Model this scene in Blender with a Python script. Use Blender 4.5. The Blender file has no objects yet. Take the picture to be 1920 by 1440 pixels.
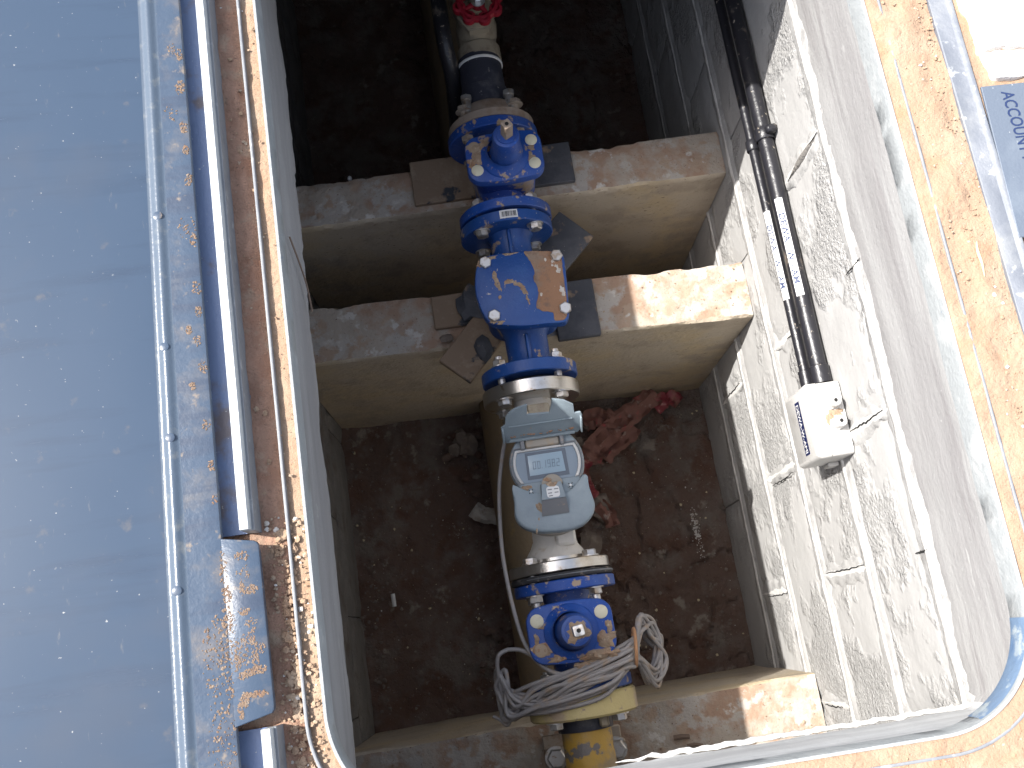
import bpy, bmesh, math, random
from mathutils import Vector, Matrix, noise as NZ
random.seed(7)
PI = math.pi
R = math.radians
sc = bpy.context.scene
COL = sc.collection

# ------------------------------------------------------------------ camera, sky, sun, exposure
cam = bpy.data.cameras.new('camera')
cam.sensor_fit = 'HORIZONTAL'
cam.sensor_width = 36.0
cam.lens = 35.0
cam.clip_start = 0.01
cam.clip_end = 500
cam_o = bpy.data.objects.new('camera', cam)
cam_o.location = (0.1801, -0.4817, 0.9609)
cam_o.rotation_euler = (0.2476, -0.0009, -0.1499)
COL.objects.link(cam_o)
sc.camera = cam_o

SUN = Vector((-0.72, 0.213, 1.0)).normalized()      # direction towards the sun
world = bpy.data.worlds.new('World')
sc.world = world
world.use_nodes = True
wn = world.node_tree
sky = wn.nodes.new('ShaderNodeTexSky')
sky.sky_type = 'NISHITA'
sky.sun_disc = False
sky.sun_elevation = math.asin(SUN.z)
sky.sun_rotation = math.atan2(SUN.x, SUN.y)
sky.air_density = 1.0
sky.dust_density = 3.0
hs = wn.nodes.new('ShaderNodeHueSaturation')      # pale, hazy desert sky
hs.inputs['Saturation'].default_value = 0.60
wn.links.new(sky.outputs[0], hs.inputs['Color'])
wn.links.new(hs.outputs[0], wn.nodes['Background'].inputs[0])
wn.nodes['Background'].inputs[1].default_value = 0.15
sun = bpy.data.lights.new('sun', 'SUN')
sun.energy = 4.2
sun.angle = R(0.55)
sun.color = (1.0, 0.968, 0.92)
sun_o = bpy.data.objects.new('sun', sun)
sun_o.rotation_euler = (-SUN).to_track_quat('-Z', 'Y').to_euler()
sun_o.location = (-3, 1, 5)
COL.objects.link(sun_o)
sc.view_settings.view_transform = 'Standard'
sc.view_settings.look = 'None'
sc.view_settings.gamma = 1.0
sc.view_settings.use_curve_mapping = False
sc.view_settings.exposure = 1.12
sc.cycles.max_bounces = 10
sc.cycles.diffuse_bounces = 7

# ------------------------------------------------------------------ materials
def rgba(c): return (c[0], c[1], c[2], 1.0)

def M(name, base, rough=0.85, layers=(), bump=(), metal=0.0, spec=0.5, rough_var=0.0, bump_mask=None, coat=0.0, trans=0.0):
    """layers: (colour, scale, lo, hi, detail, stretch, opacity) noise masks painted over the base colour (dirt, wear, grain);
    bump: (scale, distance, detail, kind)."""
    m = bpy.data.materials.new(name)
    m.use_nodes = True
    nt = m.node_tree
    N, L = nt.nodes, nt.links
    b = N['Principled BSDF']
    b.inputs['Roughness'].default_value = rough
    b.inputs['Metallic'].default_value = metal
    b.inputs['Specular IOR Level'].default_value = spec
    if coat: b.inputs['Coat Weight'].default_value = coat
    if trans: b.inputs['Transmission Weight'].default_value = trans
    tc = N.new('ShaderNodeTexCoord')
    def noise(scale, detail=5.0, stretch=(1, 1, 1), rgh=0.6, off=0.0):
        mp = N.new('ShaderNodeMapping')
        mp.inputs['Scale'].default_value = stretch
        mp.inputs['Location'].default_value = (off, off * 0.7, off * 1.3)
        L.new(tc.outputs['Object'], mp.inputs[0])
        n = N.new('ShaderNodeTexNoise')
        n.inputs['Scale'].default_value = scale
        n.inputs['Detail'].default_value = detail
        n.inputs['Roughness'].default_value = rgh
        L.new(mp.outputs[0], n.inputs['Vector'])
        return n.outputs['Fac']
    def rng(sock, lo, hi, a=0.0, c=1.0):
        r = N.new('ShaderNodeMapRange')
        r.inputs['From Min'].default_value = lo
        r.inputs['From Max'].default_value = hi
        r.inputs['To Min'].default_value = a
        r.inputs['To Max'].default_value = c
        L.new(sock, r.inputs['Value'])
        return r.outputs[0]
    cur = None
    mask0 = None
    for k, lay in enumerate(layers):
        colr, scale, lo, hi = lay[:4]
        detail = lay[4] if len(lay) > 4 else 5.0
        st = lay[5] if len(lay) > 5 else (1, 1, 1)
        op = lay[6] if len(lay) > 6 else 1.0
        f = rng(noise(scale, detail, st, off=(lay[7] if len(lay) > 7 else k * 3.17 + len(name))), lo, hi, 0.0, op)
        if k == 0: mask0 = f
        mx = N.new('ShaderNodeMix')
        mx.data_type = 'RGBA'
        L.new(f, mx.inputs[0])
        if cur is None: mx.inputs[6].default_value = rgba(base)
        else: L.new(cur, mx.inputs[6])
        mx.inputs[7].default_value = rgba(colr)
        cur = mx.outputs[2]
    if cur is None: b.inputs['Base Color'].default_value = rgba(base)
    else: L.new(cur, b.inputs['Base Color'])
    if rough_var and mask0 is not None:
        L.new(rng(mask0, 0, 1, rough, min(1.0, rough + rough_var)), b.inputs['Roughness'])
    prev = None
    for k, bp in enumerate(bump):
        scale, dist = bp[0], bp[1]
        detail = bp[2] if len(bp) > 2 else 4.0
        kind = bp[3] if len(bp) > 3 else 'noise'
        st = bp[4] if len(bp) > 4 else (1, 1, 1)
        if kind == 'voronoi':
            v = N.new('ShaderNodeTexVoronoi')
            v.inputs['Scale'].default_value = scale
            L.new(tc.outputs['Object'], v.inputs['Vector'])
            s = v.outputs['Distance']
        else:
            s = noise(scale, detail, st, off=11.3 + k)
        bn = N.new('ShaderNodeBump')
        bn.inputs['Strength'].default_value = 1.0
        bn.inputs['Distance'].default_value = dist
        if bump_mask is not None and k == 0:
            mk = rng(noise(bump_mask[0], 4.0, bump_mask[3] if len(bump_mask) > 3 else (1, 1, 1), off=5.5), bump_mask[1], bump_mask[2])
            mul = N.new('ShaderNodeMath'); mul.operation = 'MULTIPLY'
            L.new(s, mul.inputs[0]); L.new(mk, mul.inputs[1])
            s = mul.outputs[0]
        L.new(s, bn.inputs['Height'])
        if prev is not None: L.new(prev, bn.inputs['Normal'])
        prev = bn.outputs[0]
    if prev is not None: L.new(prev, b.inputs['Normal'])
    return m

SANDC = (0.46, 0.315, 0.195)
MT = {}
MT['sand'] = M('sand', (0.325, 0.222, 0.150), 0.95, [((0.335, 0.20, 0.118), 22, .52, .70, 5, (1, 1, 1), .85), ((0.35, 0.265, 0.19), 16, .48, .66), ((0.44, 0.37, 0.30), 260, .66, .76), ((0.24, 0.15, 0.10), 380, .70, .78, 2)],
               [(220, 0.0018, 6), (60, 0.004, 5)])
MT['grit'] = M('grit', (0.34, 0.235, 0.155), 0.95, [((0.46, 0.39, 0.31), 60, .5, .7), ((0.18, 0.11, 0.07), 130, .56, .7)], [(400, 0.001)])
MT['stone_white'] = M('pale_stone', (0.56, 0.53, 0.49), 0.8, [((0.40, 0.33, 0.26), 90, .5, .7)], [(300, 0.001)])
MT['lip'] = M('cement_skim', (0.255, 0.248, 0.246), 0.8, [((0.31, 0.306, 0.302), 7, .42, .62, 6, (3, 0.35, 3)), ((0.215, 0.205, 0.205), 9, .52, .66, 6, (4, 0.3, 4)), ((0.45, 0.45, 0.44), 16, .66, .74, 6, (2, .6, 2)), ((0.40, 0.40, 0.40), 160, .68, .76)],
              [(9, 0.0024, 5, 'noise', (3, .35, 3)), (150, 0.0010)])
MT['near_lip_lit'] = M('pale_cement_skim', (0.46, 0.46, 0.455), 0.8, [((0.55, 0.555, 0.55), 9, .45, .6, 6, (.35, 3, 3)), ((0.40, 0.40, 0.40), 12, .52, .66, 6, (.3, 4, 4))], [(9, 0.0012, 5, 'noise', (.35, 3, 3)), (150, 0.0006)])  # collar cement lightened so that the near side looks sunlit
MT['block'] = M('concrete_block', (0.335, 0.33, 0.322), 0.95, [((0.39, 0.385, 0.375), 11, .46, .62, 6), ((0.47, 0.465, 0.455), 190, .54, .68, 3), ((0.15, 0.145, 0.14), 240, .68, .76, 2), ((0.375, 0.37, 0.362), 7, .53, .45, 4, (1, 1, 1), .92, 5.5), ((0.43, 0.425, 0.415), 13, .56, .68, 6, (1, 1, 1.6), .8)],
                [(175, 0.0075, 3), (18, 0.004, 5)], bump_mask=(7, .47, .56))
MT['mortar'] = M('mortar', (0.56, 0.55, 0.53), 0.95, [((0.44, 0.43, 0.41), 40, .54, .7), ((0.66, 0.65, 0.62), 22, .5, .66)], [(180, 0.0016), (30, 0.003)])
MT['smear'] = M('mortar_smear', (0.36, 0.355, 0.347), 0.9, [((0.41, 0.405, 0.395), 18, .46, .64, 6), ((0.27, 0.265, 0.26), 30, .54, .66)], [(40, 0.003, 6), (220, 0.0008)])
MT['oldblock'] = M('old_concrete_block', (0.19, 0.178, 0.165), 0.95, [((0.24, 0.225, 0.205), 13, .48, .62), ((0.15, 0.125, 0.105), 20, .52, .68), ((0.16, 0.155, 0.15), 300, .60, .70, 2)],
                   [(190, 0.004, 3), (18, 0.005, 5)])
MT['pier'] = M('pier_concrete', (0.51, 0.435, 0.335), 0.92, [((0.54, 0.435, 0.285), 7, .45, .62), ((0.41, 0.34, 0.26), 13, .52, .66), ((0.2, 0.15, 0.11), 210, .65, .72, 2, (.5, 1, 1.5))], [(120, 0.002), (25, 0.004)])
MT['pier_top'] = M('pier_top_dirt', (0.40, 0.345, 0.285), 0.95, [((0.345, 0.225, 0.155), 13, .46, .56, 6, (1, 1, 1), .9), ((0.43, 0.39, 0.345), 18, .52, .58, 6), ((0.38, 0.285, 0.21), 34, .54, .62, 6), ((0.55, 0.52, 0.475), 26, .60, .66, 5), ((0.17, 0.12, 0.09), 260, .67, .73, 2)], [(90, 0.003), (20, 0.005)])
MT['soil'] = M('pit_soil', (0.140, 0.092, 0.072), 0.97, [((0.18, 0.148, 0.125), 10, .46, .62), ((0.125, 0.070, 0.05), 14, .5, .62), ((0.27, 0.23, 0.19), 24, .62, .7), ((0.5, 0.42, 0.34), 330, .70, .76, 2)], [(55, 0.012, 6), (220, 0.003)])
BLUE = (0.006, 0.058, 0.30)
DUST = (0.36, 0.27, 0.19)
MT['blue'] = M('blue_epoxy', BLUE, 0.5, [((0.012, 0.08, 0.36), 30, .5, .66), ((0.07, 0.105, 0.24), 9, .45, .65, 6, (1, 1, 1), .55), (DUST, 38, .60, .64, 7), ((0.30, 0.30, 0.36), 190, .66, .72, 3)], [(260, 0.0006), (38, 0.0014)])
MT['blue_dusty'] = M('blue_epoxy_dusty', (0.016, 0.06, 0.32), 0.6, [(DUST, 33, .53, .58, 7), ((0.22, 0.25, 0.36), 12, .5, .66), ((0.5, 0.46, 0.42), 190, .65, .72, 3)], [(240, 0.0008)])
MT['blue_dark'] = M('dark_blue_epoxy', (0.010, 0.062, 0.25), 0.42, [((0.022, 0.085, 0.28), 26, .5, .68), (DUST, 34, .62, .655, 7), ((0.5, 0.46, 0.42), 200, .69, .73, 3)], [(260, 0.0006)])
MT['steel'] = M('stainless_steel', (0.62, 0.60, 0.57), 0.28, [((0.48, 0.42, 0.34), 22, .5, .66), ((0.36, 0.26, 0.17), 60, .62, .70)], [(300, 0.0003)], metal=1.0)
MT['bolt'] = M('zinc_bolt', (0.55, 0.54, 0.53), 0.38, [((0.36, 0.29, 0.22), 60, .50, .66), ((0.33, 0.25, 0.18), 140, .60, .70)], [(300, 0.00012)], metal=0.75)
MT['rust_bolt'] = M('dull_bolt', (0.40, 0.34, 0.28), 0.6, [((0.28, 0.20, 0.14), 70, .5, .66)], [(260, 0.0006)], metal=0.35)
MT['wax'] = M('cream_wax', (0.66, 0.62, 0.46), 0.5, [((0.50, 0.44, 0.32), 80, .56, .7)], [(200, 0.0005)])
MT['dust_cap'] = M('dust_covered_cap', (0.40, 0.31, 0.22), 0.95, [((0.33, 0.24, 0.16), 70, .5, .66)], [(300, 0.001)])
MT['dirt'] = M('caked_dirt', (0.35, 0.255, 0.175), 0.97, [((0.33, 0.19, 0.11), 45, .5, .66), ((0.52, 0.42, 0.31), 130, .58, .7)], [(320, 0.0022), (90, 0.003)])
MT['dirt_red'] = M('caked_red_dirt', (0.31, 0.175, 0.105), 0.97, [((0.27, 0.205, 0.155), 30, .46, .62), ((0.21, 0.135, 0.10), 50, .54, .66), ((0.06, 0.09, 0.20), 70, .67, .70), ((0.50, 0.45, 0.40), 90, .70, .75)], [(320, 0.0016), (60, 0.0026)])
MT['dirt_lid'] = M('dried_orange_dirt', (0.185, 0.128, 0.09), 0.97, [((0.18, 0.105, 0.066), 60, .5, .66), ((0.24, 0.195, 0.155), 130, .56, .7)], [(350, 0.002), (90, 0.0025)])
MT['yellow'] = M('yellow_pipe', (0.50, 0.30, 0.05), 0.5, [((0.30, 0.22, 0.12), 16, .5, .62), ((0.17, 0.15, 0.14), 28, .60, .64)], [(120, 0.0008)])
MT['yellow_big'] = M('dirty_yellow_pipe', (0.22, 0.165, 0.10), 0.6, [((0.46, 0.31, 0.06), 7, .60, .70), ((0.19, 0.145, 0.10), 20, .5, .64)], [(120, 0.001)])
MT['yellow_flange'] = M('cream_yellow_flange', (0.54, 0.44, 0.20), 0.55, [((0.42, 0.32, 0.22), 17, .50, .64), ((0.33, 0.24, 0.17), 90, .62, .7)], [(140, 0.0008)])
MT['black'] = M('black_plastic', (0.016, 0.016, 0.02), 0.36, [((0.15, 0.125, 0.10), 26, .60, .68, 7), ((0.32, 0.28, 0.23), 150, .66, .72, 3)], [(90, 0.001)], rough_var=.4)
MT['black_pipe'] = M('dark_polyethylene', (0.035, 0.038, 0.055), 0.5, [((0.12, 0.12, 0.13), 22, .5, .68), ((0.4, 0.38, 0.36), 120, .66, .72)], [(200, 0.0004)])
MT['rubber'] = M('slate_rubber', (0.055, 0.058, 0.068), 0.75, [((0.10, 0.10, 0.11), 14, .45, .62), ((0.24, 0.17, 0.115), 30, .58, .66), ((0.3, 0.28, 0.27), 150, .68, .74)], [(160, 0.0012)])
MT['rubber_dusty'] = M('dusty_rubber', (0.245, 0.175, 0.12), 0.95, [((0.05, 0.055, 0.065), 18, .56, .60, 4), ((0.30, 0.23, 0.165), 50, .5, .66)], [(160, 0.0014)])
MT['gasket'] = M('gasket', (0.03, 0.03, 0.033), 0.8, [((0.25, 0.21, 0.17), 60, .56, .68)])
MT['box'] = M('white_box_plastic', (0.52, 0.51, 0.49), 0.38, [((0.45, 0.435, 0.41), 40, .55, .7)], [(200, 0.0003)])
MT['gland'] = M('gland_plastic', (0.47, 0.46, 0.445), 0.4)
MT['meter'] = M('meter_grey_plastic', (0.235, 0.285, 0.315), 0.45, [((0.20, 0.24, 0.27), 20, .5, .68), ((0.36, 0.25, 0.17), 60, .68, .73)], [(300, 0.0003)])
MT['meter_dark'] = M('meter_dark_grey_plastic', (0.17, 0.175, 0.185), 0.45, [((0.33, 0.27, 0.21), 60, .62, .72)])
MT['meter_tan'] = M('meter_dusty_plastic', (0.29, 0.26, 0.215), 0.5, [((0.33, 0.25, 0.17), 60, .52, .68)])
MT['meter_panel'] = M('meter_panel', (0.20, 0.25, 0.30), 0.3)
MT['lcd'] = M('lcd', (0.27, 0.36, 0.43), 0.12)
MT['lcd_dark'] = M('lcd_surround', (0.10, 0.12, 0.15), 0.25)
MT['digit'] = M('lcd_digit', (0.135, 0.185, 0.23), 0.3)
MT['white'] = M('white_sticker', (0.66, 0.66, 0.65), 0.45, [((0.62, 0.58, 0.53), 60, .64, .74)])
MT['ink'] = M('black_ink', (0.03, 0.03, 0.035), 0.5)
MT['ink_blue'] = M('blue_ink', (0.015, 0.03, 0.09), 0.5)
MT['navy'] = M('navy_label', (0.012, 0.018, 0.075), 0.35)
MT['cable'] = M('grey_cable', (0.275, 0.255, 0.245), 0.55, [((0.31, 0.235, 0.175), 60, .52, .66), ((0.20, 0.185, 0.185), 30, .56, .7)], [(200, 0.0004)])
MT['tie'] = M('rusty_tie', (0.38, 0.20, 0.10), 0.8)
MT['brass'] = M('dull_brass', (0.36, 0.31, 0.23), 0.55, [((0.25, 0.2, 0.15), 40, .5, .66)], [(160, 0.001)], metal=0.2)
MT['red'] = M('red_wheel_paint', (0.26, 0.010, 0.022), 0.45, [((0.45, 0.33, 0.25), 60, .66, .72)], [(160, 0.0006)])
MT['bodywhite'] = M('white_epoxy', (0.66, 0.63, 0.58), 0.5, [((0.5, 0.42, 0.32), 40, .56, .68)], [(160, 0.0006)])
MT['castgrey'] = M('beige_cast_metal', (0.33, 0.27, 0.22), 0.75, [((0.25, 0.18, 0.13), 40, .5, .66)], [(140, 0.001)], metal=0.1)
MT['lid'] = M('blue_grey_cover_paint', (0.034, 0.056, 0.092), 0.26, [((0.025, 0.042, 0.072), 5, .53, .72, 8, (.9, 8, 1), .8), ((0.044, 0.060, 0.088), 4, .54, .72, 4), ((0.30, 0.30, 0.30), 240, .735, .77, 2), ((0.10, 0.095, 0.095), 30, .64, .74, 7, (1, 1, 1), .6), ((0.13, 0.13, 0.13), 60, .66, .74, 8, (2.2, .5, 1), .5)], [(5, 0.0005, 2)], rough_var=.03, spec=.38)
MT['lid_flap'] = M('cover_edge_paint', (0.046, 0.068, 0.104), 0.30, [((0.095, 0.098, 0.11), 28, .5, .68, 7), ((0.043, 0.058, 0.088), 12, .5, .64, 5, (.6, 4, 1)), ((0.17, 0.145, 0.125), 70, .60, .70, 6)], [(40, 0.0005), (200, 0.0003)], spec=.32)
MT['channel'] = M('blue_channel_paint', (0.115, 0.165, 0.30), 0.35, [((0.12, 0.11, 0.13), 16, .56, .66), ((0.4, 0.42, 0.45), 260, .7, .75, 2)], [(200, 0.0004)])
MT['bright'] = M('galvanised_edge', (0.46, 0.485, 0.49), 0.5, [((0.39, 0.42, 0.435), 50, .5, .66), ((0.62, 0.63, 0.63), 200, .6, .7)], [(260, 0.0005)], metal=0.1)
MT['frame'] = M('grey_frame_paint', (0.215, 0.225, 0.24), 0.5, [((0.17, 0.18, 0.20), 30, .5, .66), ((0.34, 0.35, 0.36), 60, .6, .7)], [(160, 0.0006)])
MT['liner'] = M('pale_frame_liner', (0.285, 0.30, 0.305), 0.6, [((0.15, 0.20, 0.27), 60, .70, .72, 5, (1, .7, 1)), ((0.36, 0.37, 0.37), 26, .5, .66)], [(120, 0.0015)])
MT['liner_blue'] = M('blue_frame_liner', (0.125, 0.185, 0.275), 0.5, [((0.30, 0.34, 0.36), 28, .55, .60, 6), ((0.085, 0.145, 0.25), 15, .5, .66)], [(120, 0.001)])
MT['rail'] = M('outer_rail_paint', (0.130, 0.143, 0.168), 0.55, [((0.18, 0.19, 0.205), 20, .5, .64), ((0.38, 0.39, 0.39), 50, .60, .67)], [(100, 0.001)])
MT['sign'] = M('sign_plate', (0.105, 0.128, 0.165), 0.5, [((0.13, 0.155, 0.19), 14, .5, .66), ((0.3, 0.31, 0.32), 200, .70, .75, 2)], [(260, 0.0004)])
MT['plaster'] = M('white_plaster', (0.80, 0.78, 0.75), 0.95, [((0.70, 0.67, 0.63), 26, .56, .7)], [(120, 0.003), (26, 0.006)])
MT['tape'] = M('red_warning_tape', (0.25, 0.045, 0.055), 0.55, [((0.26, 0.13, 0.10), 26, .46, .6), ((0.50, 0.30, 0.25), 60, .62, .7)], [(120, 0.001)])
MT['tape_dirty'] = M('dirty_warning_tape', (0.23, 0.11, 0.085), 0.8, [((0.42, 0.07, 0.08), 26, .58, .66), ((0.36, 0.28, 0.24), 40, .6, .68)], [(120, 0.001)])
MT['paper'] = M('dirty_paper', (0.42, 0.39, 0.35), 0.9, [((0.3, 0.25, 0.2), 40, .5, .66)])
MT['rubble'] = M('rubble', (0.17, 0.135, 0.11), 0.95, [((0.24, 0.20, 0.165), 40, .5, .66)], [(120, 0.002)])
MT['straw'] = M('dry_straw', (0.56, 0.47, 0.30), 0.8)
MT['twig'] = M('dry_twig', (0.17, 0.12, 0.09), 0.9)
MT['hole'] = M('dark_hole', (0.012, 0.012, 0.012), 0.9)

# ------------------------------------------------------------------ geometry collector
def fbm(x, y, z=0.0, o=4): return NZ.fractal(Vector((x, y, z)), 1.0, 2.0, o)

class G:
    def __init__(s): s.v = []; s.f = []
    def add(s, vs, fs):
        n = len(s.v)
        s.v += [tuple(v) for v in vs]
        s.f += [tuple(i + n for i in f) for f in fs]
        return s
    def box(s, lo, hi, bev=0.0, seg=1, mat=None):
        bm = bmesh.new()
        bmesh.ops.create_cube(bm, size=1.0)
        for v in bm.verts:
            v.co = Vector([lo[i] + (v.co[i] + .5) * (hi[i] - lo[i]) for i in range(3)])
        if bev: bmesh.ops.bevel(bm, geom=list(bm.edges), offset=bev, segments=seg, profile=.6, affect='EDGES', clamp_overlap=True)
        if mat is not None: bmesh.ops.transform(bm, matrix=mat, verts=bm.verts)
        bm.verts.index_update()
        s.add([v.co[:] for v in bm.verts], [[v.index for v in f.verts] for f in bm.faces])
        bm.free()
        return s
    def lathe(s, prof, c, axis='Y', seg=32, mat=None, phase=0.0):
        """prof: (t, r) along the axis; ends with r == 0 close."""
        c = Vector(c)
        ax = {'X': Vector((1, 0, 0)), 'Y': Vector((0, 1, 0)), 'Z': Vector((0, 0, 1))}[axis] if isinstance(axis, str) else Vector(axis).normalized()
        u = ax.orthogonal().normalized() if not isinstance(axis, str) else {'X': Vector((0, 1, 0)), 'Y': Vector((1, 0, 0)), 'Z': Vector((1, 0, 0))}[axis]
        w = ax.cross(u)
        vs, fs, rings = [], [], []
        for t, r in prof:
            if r <= 1e-7:
                rings.append([len(vs)]); vs.append(c + ax * t)
            else:
                rings.append(list(range(len(vs), len(vs) + seg)))
                for k in range(seg):
                    a = 2 * PI * k / seg + phase
                    vs.append(c + ax * t + (u * math.cos(a) + w * math.sin(a)) * r)
        for a, b in zip(rings, rings[1:]):
            if len(a) == 1 and len(b) == 1: continue
            for k in range(seg):
                k2 = (k + 1) % seg
                if len(a) == 1: fs.append((a[0], b[k2], b[k]))
                elif len(b) == 1: fs.append((a[k], a[k2], b[0]))
                else: fs.append((a[k], a[k2], b[k2], b[k]))
        if mat is not None: vs = [mat @ v for v in vs]
        return s.add(vs, fs)
    def tube(s, pts, r, seg=8, cap=True):
        pts = [Vector(p) for p in pts]
        n = len(pts)
        rr = r if isinstance(r, (list, tuple)) else [r] * n
        t0 = (pts[1] - pts[0]).normalized()
        u = t0.orthogonal().normalized()
        vs, fs = [], []
        for i, p in enumerate(pts):
            t = (pts[min(i + 1, n - 1)] - pts[max(i - 1, 0)])
            if t.length < 1e-9: t = t0
            t.normalize()
            u = (u - t * u.dot(t))
            if u.length < 1e-6: u = t.orthogonal()
            u.normalize()
            w = t.cross(u)
            for k in range(seg):
                a = 2 * PI * k / seg
                vs.append(p + (u * math.cos(a) + w * math.sin(a)) * rr[i])
        for i in range(n - 1):
            for k in range(seg):
                k2 = (k + 1) % seg
                fs.append((i * seg + k, i * seg + k2, (i + 1) * seg + k2, (i + 1) * seg + k))
        if cap:
            fs.append(tuple(range(seg - 1, -1, -1)))
            fs.append(tuple((n - 1) * seg + k for k in range(seg)))
        return s.add(vs, fs)
    def prism(s, poly, z0, z1, bev=0.0, fn=None, inner=None):
        """vertical prism over a polygon with a bevelled top rim; fn maps (x, y, z) to the world."""
        n = len(poly)
        area = sum(poly[i][0] * poly[(i + 1) % n][1] - poly[(i + 1) % n][0] * poly[i][1] for i in range(n))
        if area < 0: poly = poly[::-1]
        def off(d):
            o = []
            for i in range(n):
                a, b, c = Vector(poly[i - 1]), Vector(poly[i]), Vector(poly[(i + 1) % n])
                e1 = (b - a); e2 = (c - b)
                n1 = Vector((-e1.y, e1.x)); n2 = Vector((-e2.y, e2.x))
                if n1.length > 1e-9: n1.normalize()
                if n2.length > 1e-9: n2.normalize()
                m = n1 + n2
                if m.length < 1e-6: m = n1
                m.normalize()
                o.append(b + m * d)
            return o
        rings = [(off(0), z0)]
        if bev:
            rings += [(off(0), z1 - bev), (off(bev * .3), z1 - bev * .3), (off(bev), z1)]
        else:
            rings += [(off(0), z1)]
        vs, fs = [], []
        for pl, z in rings:
            vs += [(p[0], p[1], z) for p in pl]
        for k in range(len(rings) - 1):
            for i in range(n):
                j = (i + 1) % n
                fs.append((k * n + i, k * n + j, (k + 1) * n + j, (k + 1) * n + i))
        fs.append(tuple(range((len(rings) - 1) * n, len(rings) * n)))
        fs.append(tuple(range(n - 1, -1, -1)))
        if fn: vs = [fn(*v) for v in vs]
        return s.add(vs, fs)
    def sweep(s, path, nrm, sect, closed=True, zfn=None):
        """path: 2-D points, nrm: outward normals; sect: (offset, z) list."""
        n, m = len(path), len(sect)
        vs, fs = [], []
        for i, (p, q) in enumerate(zip(path, nrm)):
            for k, (d, z) in enumerate(sect):
                v = Vector((p[0] + q[0] * d, p[1] + q[1] * d, z))
                if zfn: v = zfn(v, i, k)
                vs.append(v)
        for i in range(n if closed else n - 1):
            j = (i + 1) % n
            for k in range(m - 1):
                fs.append((i * m + k, j * m + k, j * m + k + 1, i * m + k + 1))
        return s.add(vs, fs)
    def hexa(s, c, axis, r, h, washer=0.0, wh=0.0016, phase=0.2, chamf=True):
        """hexagon head on an optional washer, growing from c along the axis."""
        t = 0.0
        if washer:
            s.lathe([(0, 0), (0, washer), (wh, washer), (wh, 0)], c, axis, 16)
            t = wh
        pr = [(t, 0), (t, r), (t + h * .86, r), (t + h, r * .84), (t + h, 0)] if chamf else [(t, 0), (t, r), (t + h, r), (t + h, 0)]
        s.lathe(pr, c, axis, 6, phase=phase)
        return s
    def blob(s, c, rx, ry, rz, seed=0, sub=2, rough=.25, flat=False):
        bm = bmesh.new()
        bmesh.ops.create_icosphere(bm, subdivisions=sub, radius=1.0)
        for v in bm.verts:
            d = 1 + rough * NZ.noise(v.co * 1.7 + Vector((seed * 3.1, seed * 1.7, seed)))
            v.co = Vector((v.co.x * rx * d, v.co.y * ry * d, v.co.z * rz * d)) + Vector(c)
            if flat and v.co.z < c[2]: v.co.z = c[2]
        bm.verts.index_update()
        s.add([v.co[:] for v in bm.verts], [[v.index for v in f.verts] for f in bm.faces])
        bm.free()
        return s
    def patch(s, c, rx, ry, h, seed=0, nr=7, ns=26, rag=.45, rot=0.0, tilt=None):
        """a low, ragged-edged cake of dirt lying on a surface."""
        vs, fs = [(0, 0, h)], []
        for i in range(1, nr + 1):
            q = i / nr
            for k in range(ns):
                a = 2 * PI * k / ns
                rad = 1 + rag * (NZ.noise(Vector((math.cos(a) * 1.3 + seed, math.sin(a) * 1.3, seed * .7))) + .6 * NZ.noise(Vector((math.cos(a) * 4 + seed, math.sin(a) * 4, 3.3))))
                x, y = math.cos(a) * rx * rad * q, math.sin(a) * ry * rad * q
                z = h * (1 - q ** 3) * (1 + .9 * NZ.noise(Vector((x * 130 + seed, y * 130, seed)))) if i < nr else -0.0008
                vs.append((x, y, z))
        for k in range(ns): fs.append((0, 1 + k, 1 + (k + 1) % ns))
        for i in range(nr - 1):
            for k in range(ns):
                a, b = 1 + i * ns + k, 1 + i * ns + (k + 1) % ns
                fs.append((a, a + ns, b + ns, b))
        m = Matrix.Rotation(rot, 4, 'Z')
        if tilt is not None: m = tilt @ m
        c = Vector(c)
        return s.add([m @ Vector(v) + c for v in vs], fs)
    def xform(s, m):
        s.v = [tuple(m @ Vector(v)) for v in s.v]
        return s
    def build(s, name, mat, parent=None, smooth=40, root=None, label=None):
        me = bpy.data.meshes.new(name)
        o = bpy.data.objects.new(name, me)
        base = Vector((0, 0, 0))
        if parent is not None:
            r = parent
            while r.parent is not None: r = r.parent
            base = Vector(r.location)
        elif root is not None:
            base = Vector(root)
            o.location = base
        me.from_pydata([tuple(Vector(v) - base) for v in s.v], [], s.f)
        me.validate()
        bm = bmesh.new(); bm.from_mesh(me)
        bmesh.ops.recalc_face_normals(bm, faces=bm.faces)
        bm.to_mesh(me); bm.free()
        if smooth:
            me.polygons.foreach_set('use_smooth', [True] * len(me.polygons))
            me.set_sharp_from_angle(angle=R(smooth))
        me.materials.append(MT[mat] if isinstance(mat, str) else mat)
        COL.objects.link(o)
        if parent is not None: o.parent = parent
        if label: o['label'] = label
        return o

def tag(o, label, cat, group=None):
    o['label'] = label; o['category'] = cat
    if group: o['group'] = group
    return o
def thing(name, label, cat, loc, group=None):
    o = bpy.data.objects.new(name, None)
    o.empty_display_size = 0.05
    o.location = loc
    COL.objects.link(o)
    return tag(o, label, cat, group)
def kind(o, k):
    o['kind'] = k
    return o

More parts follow.
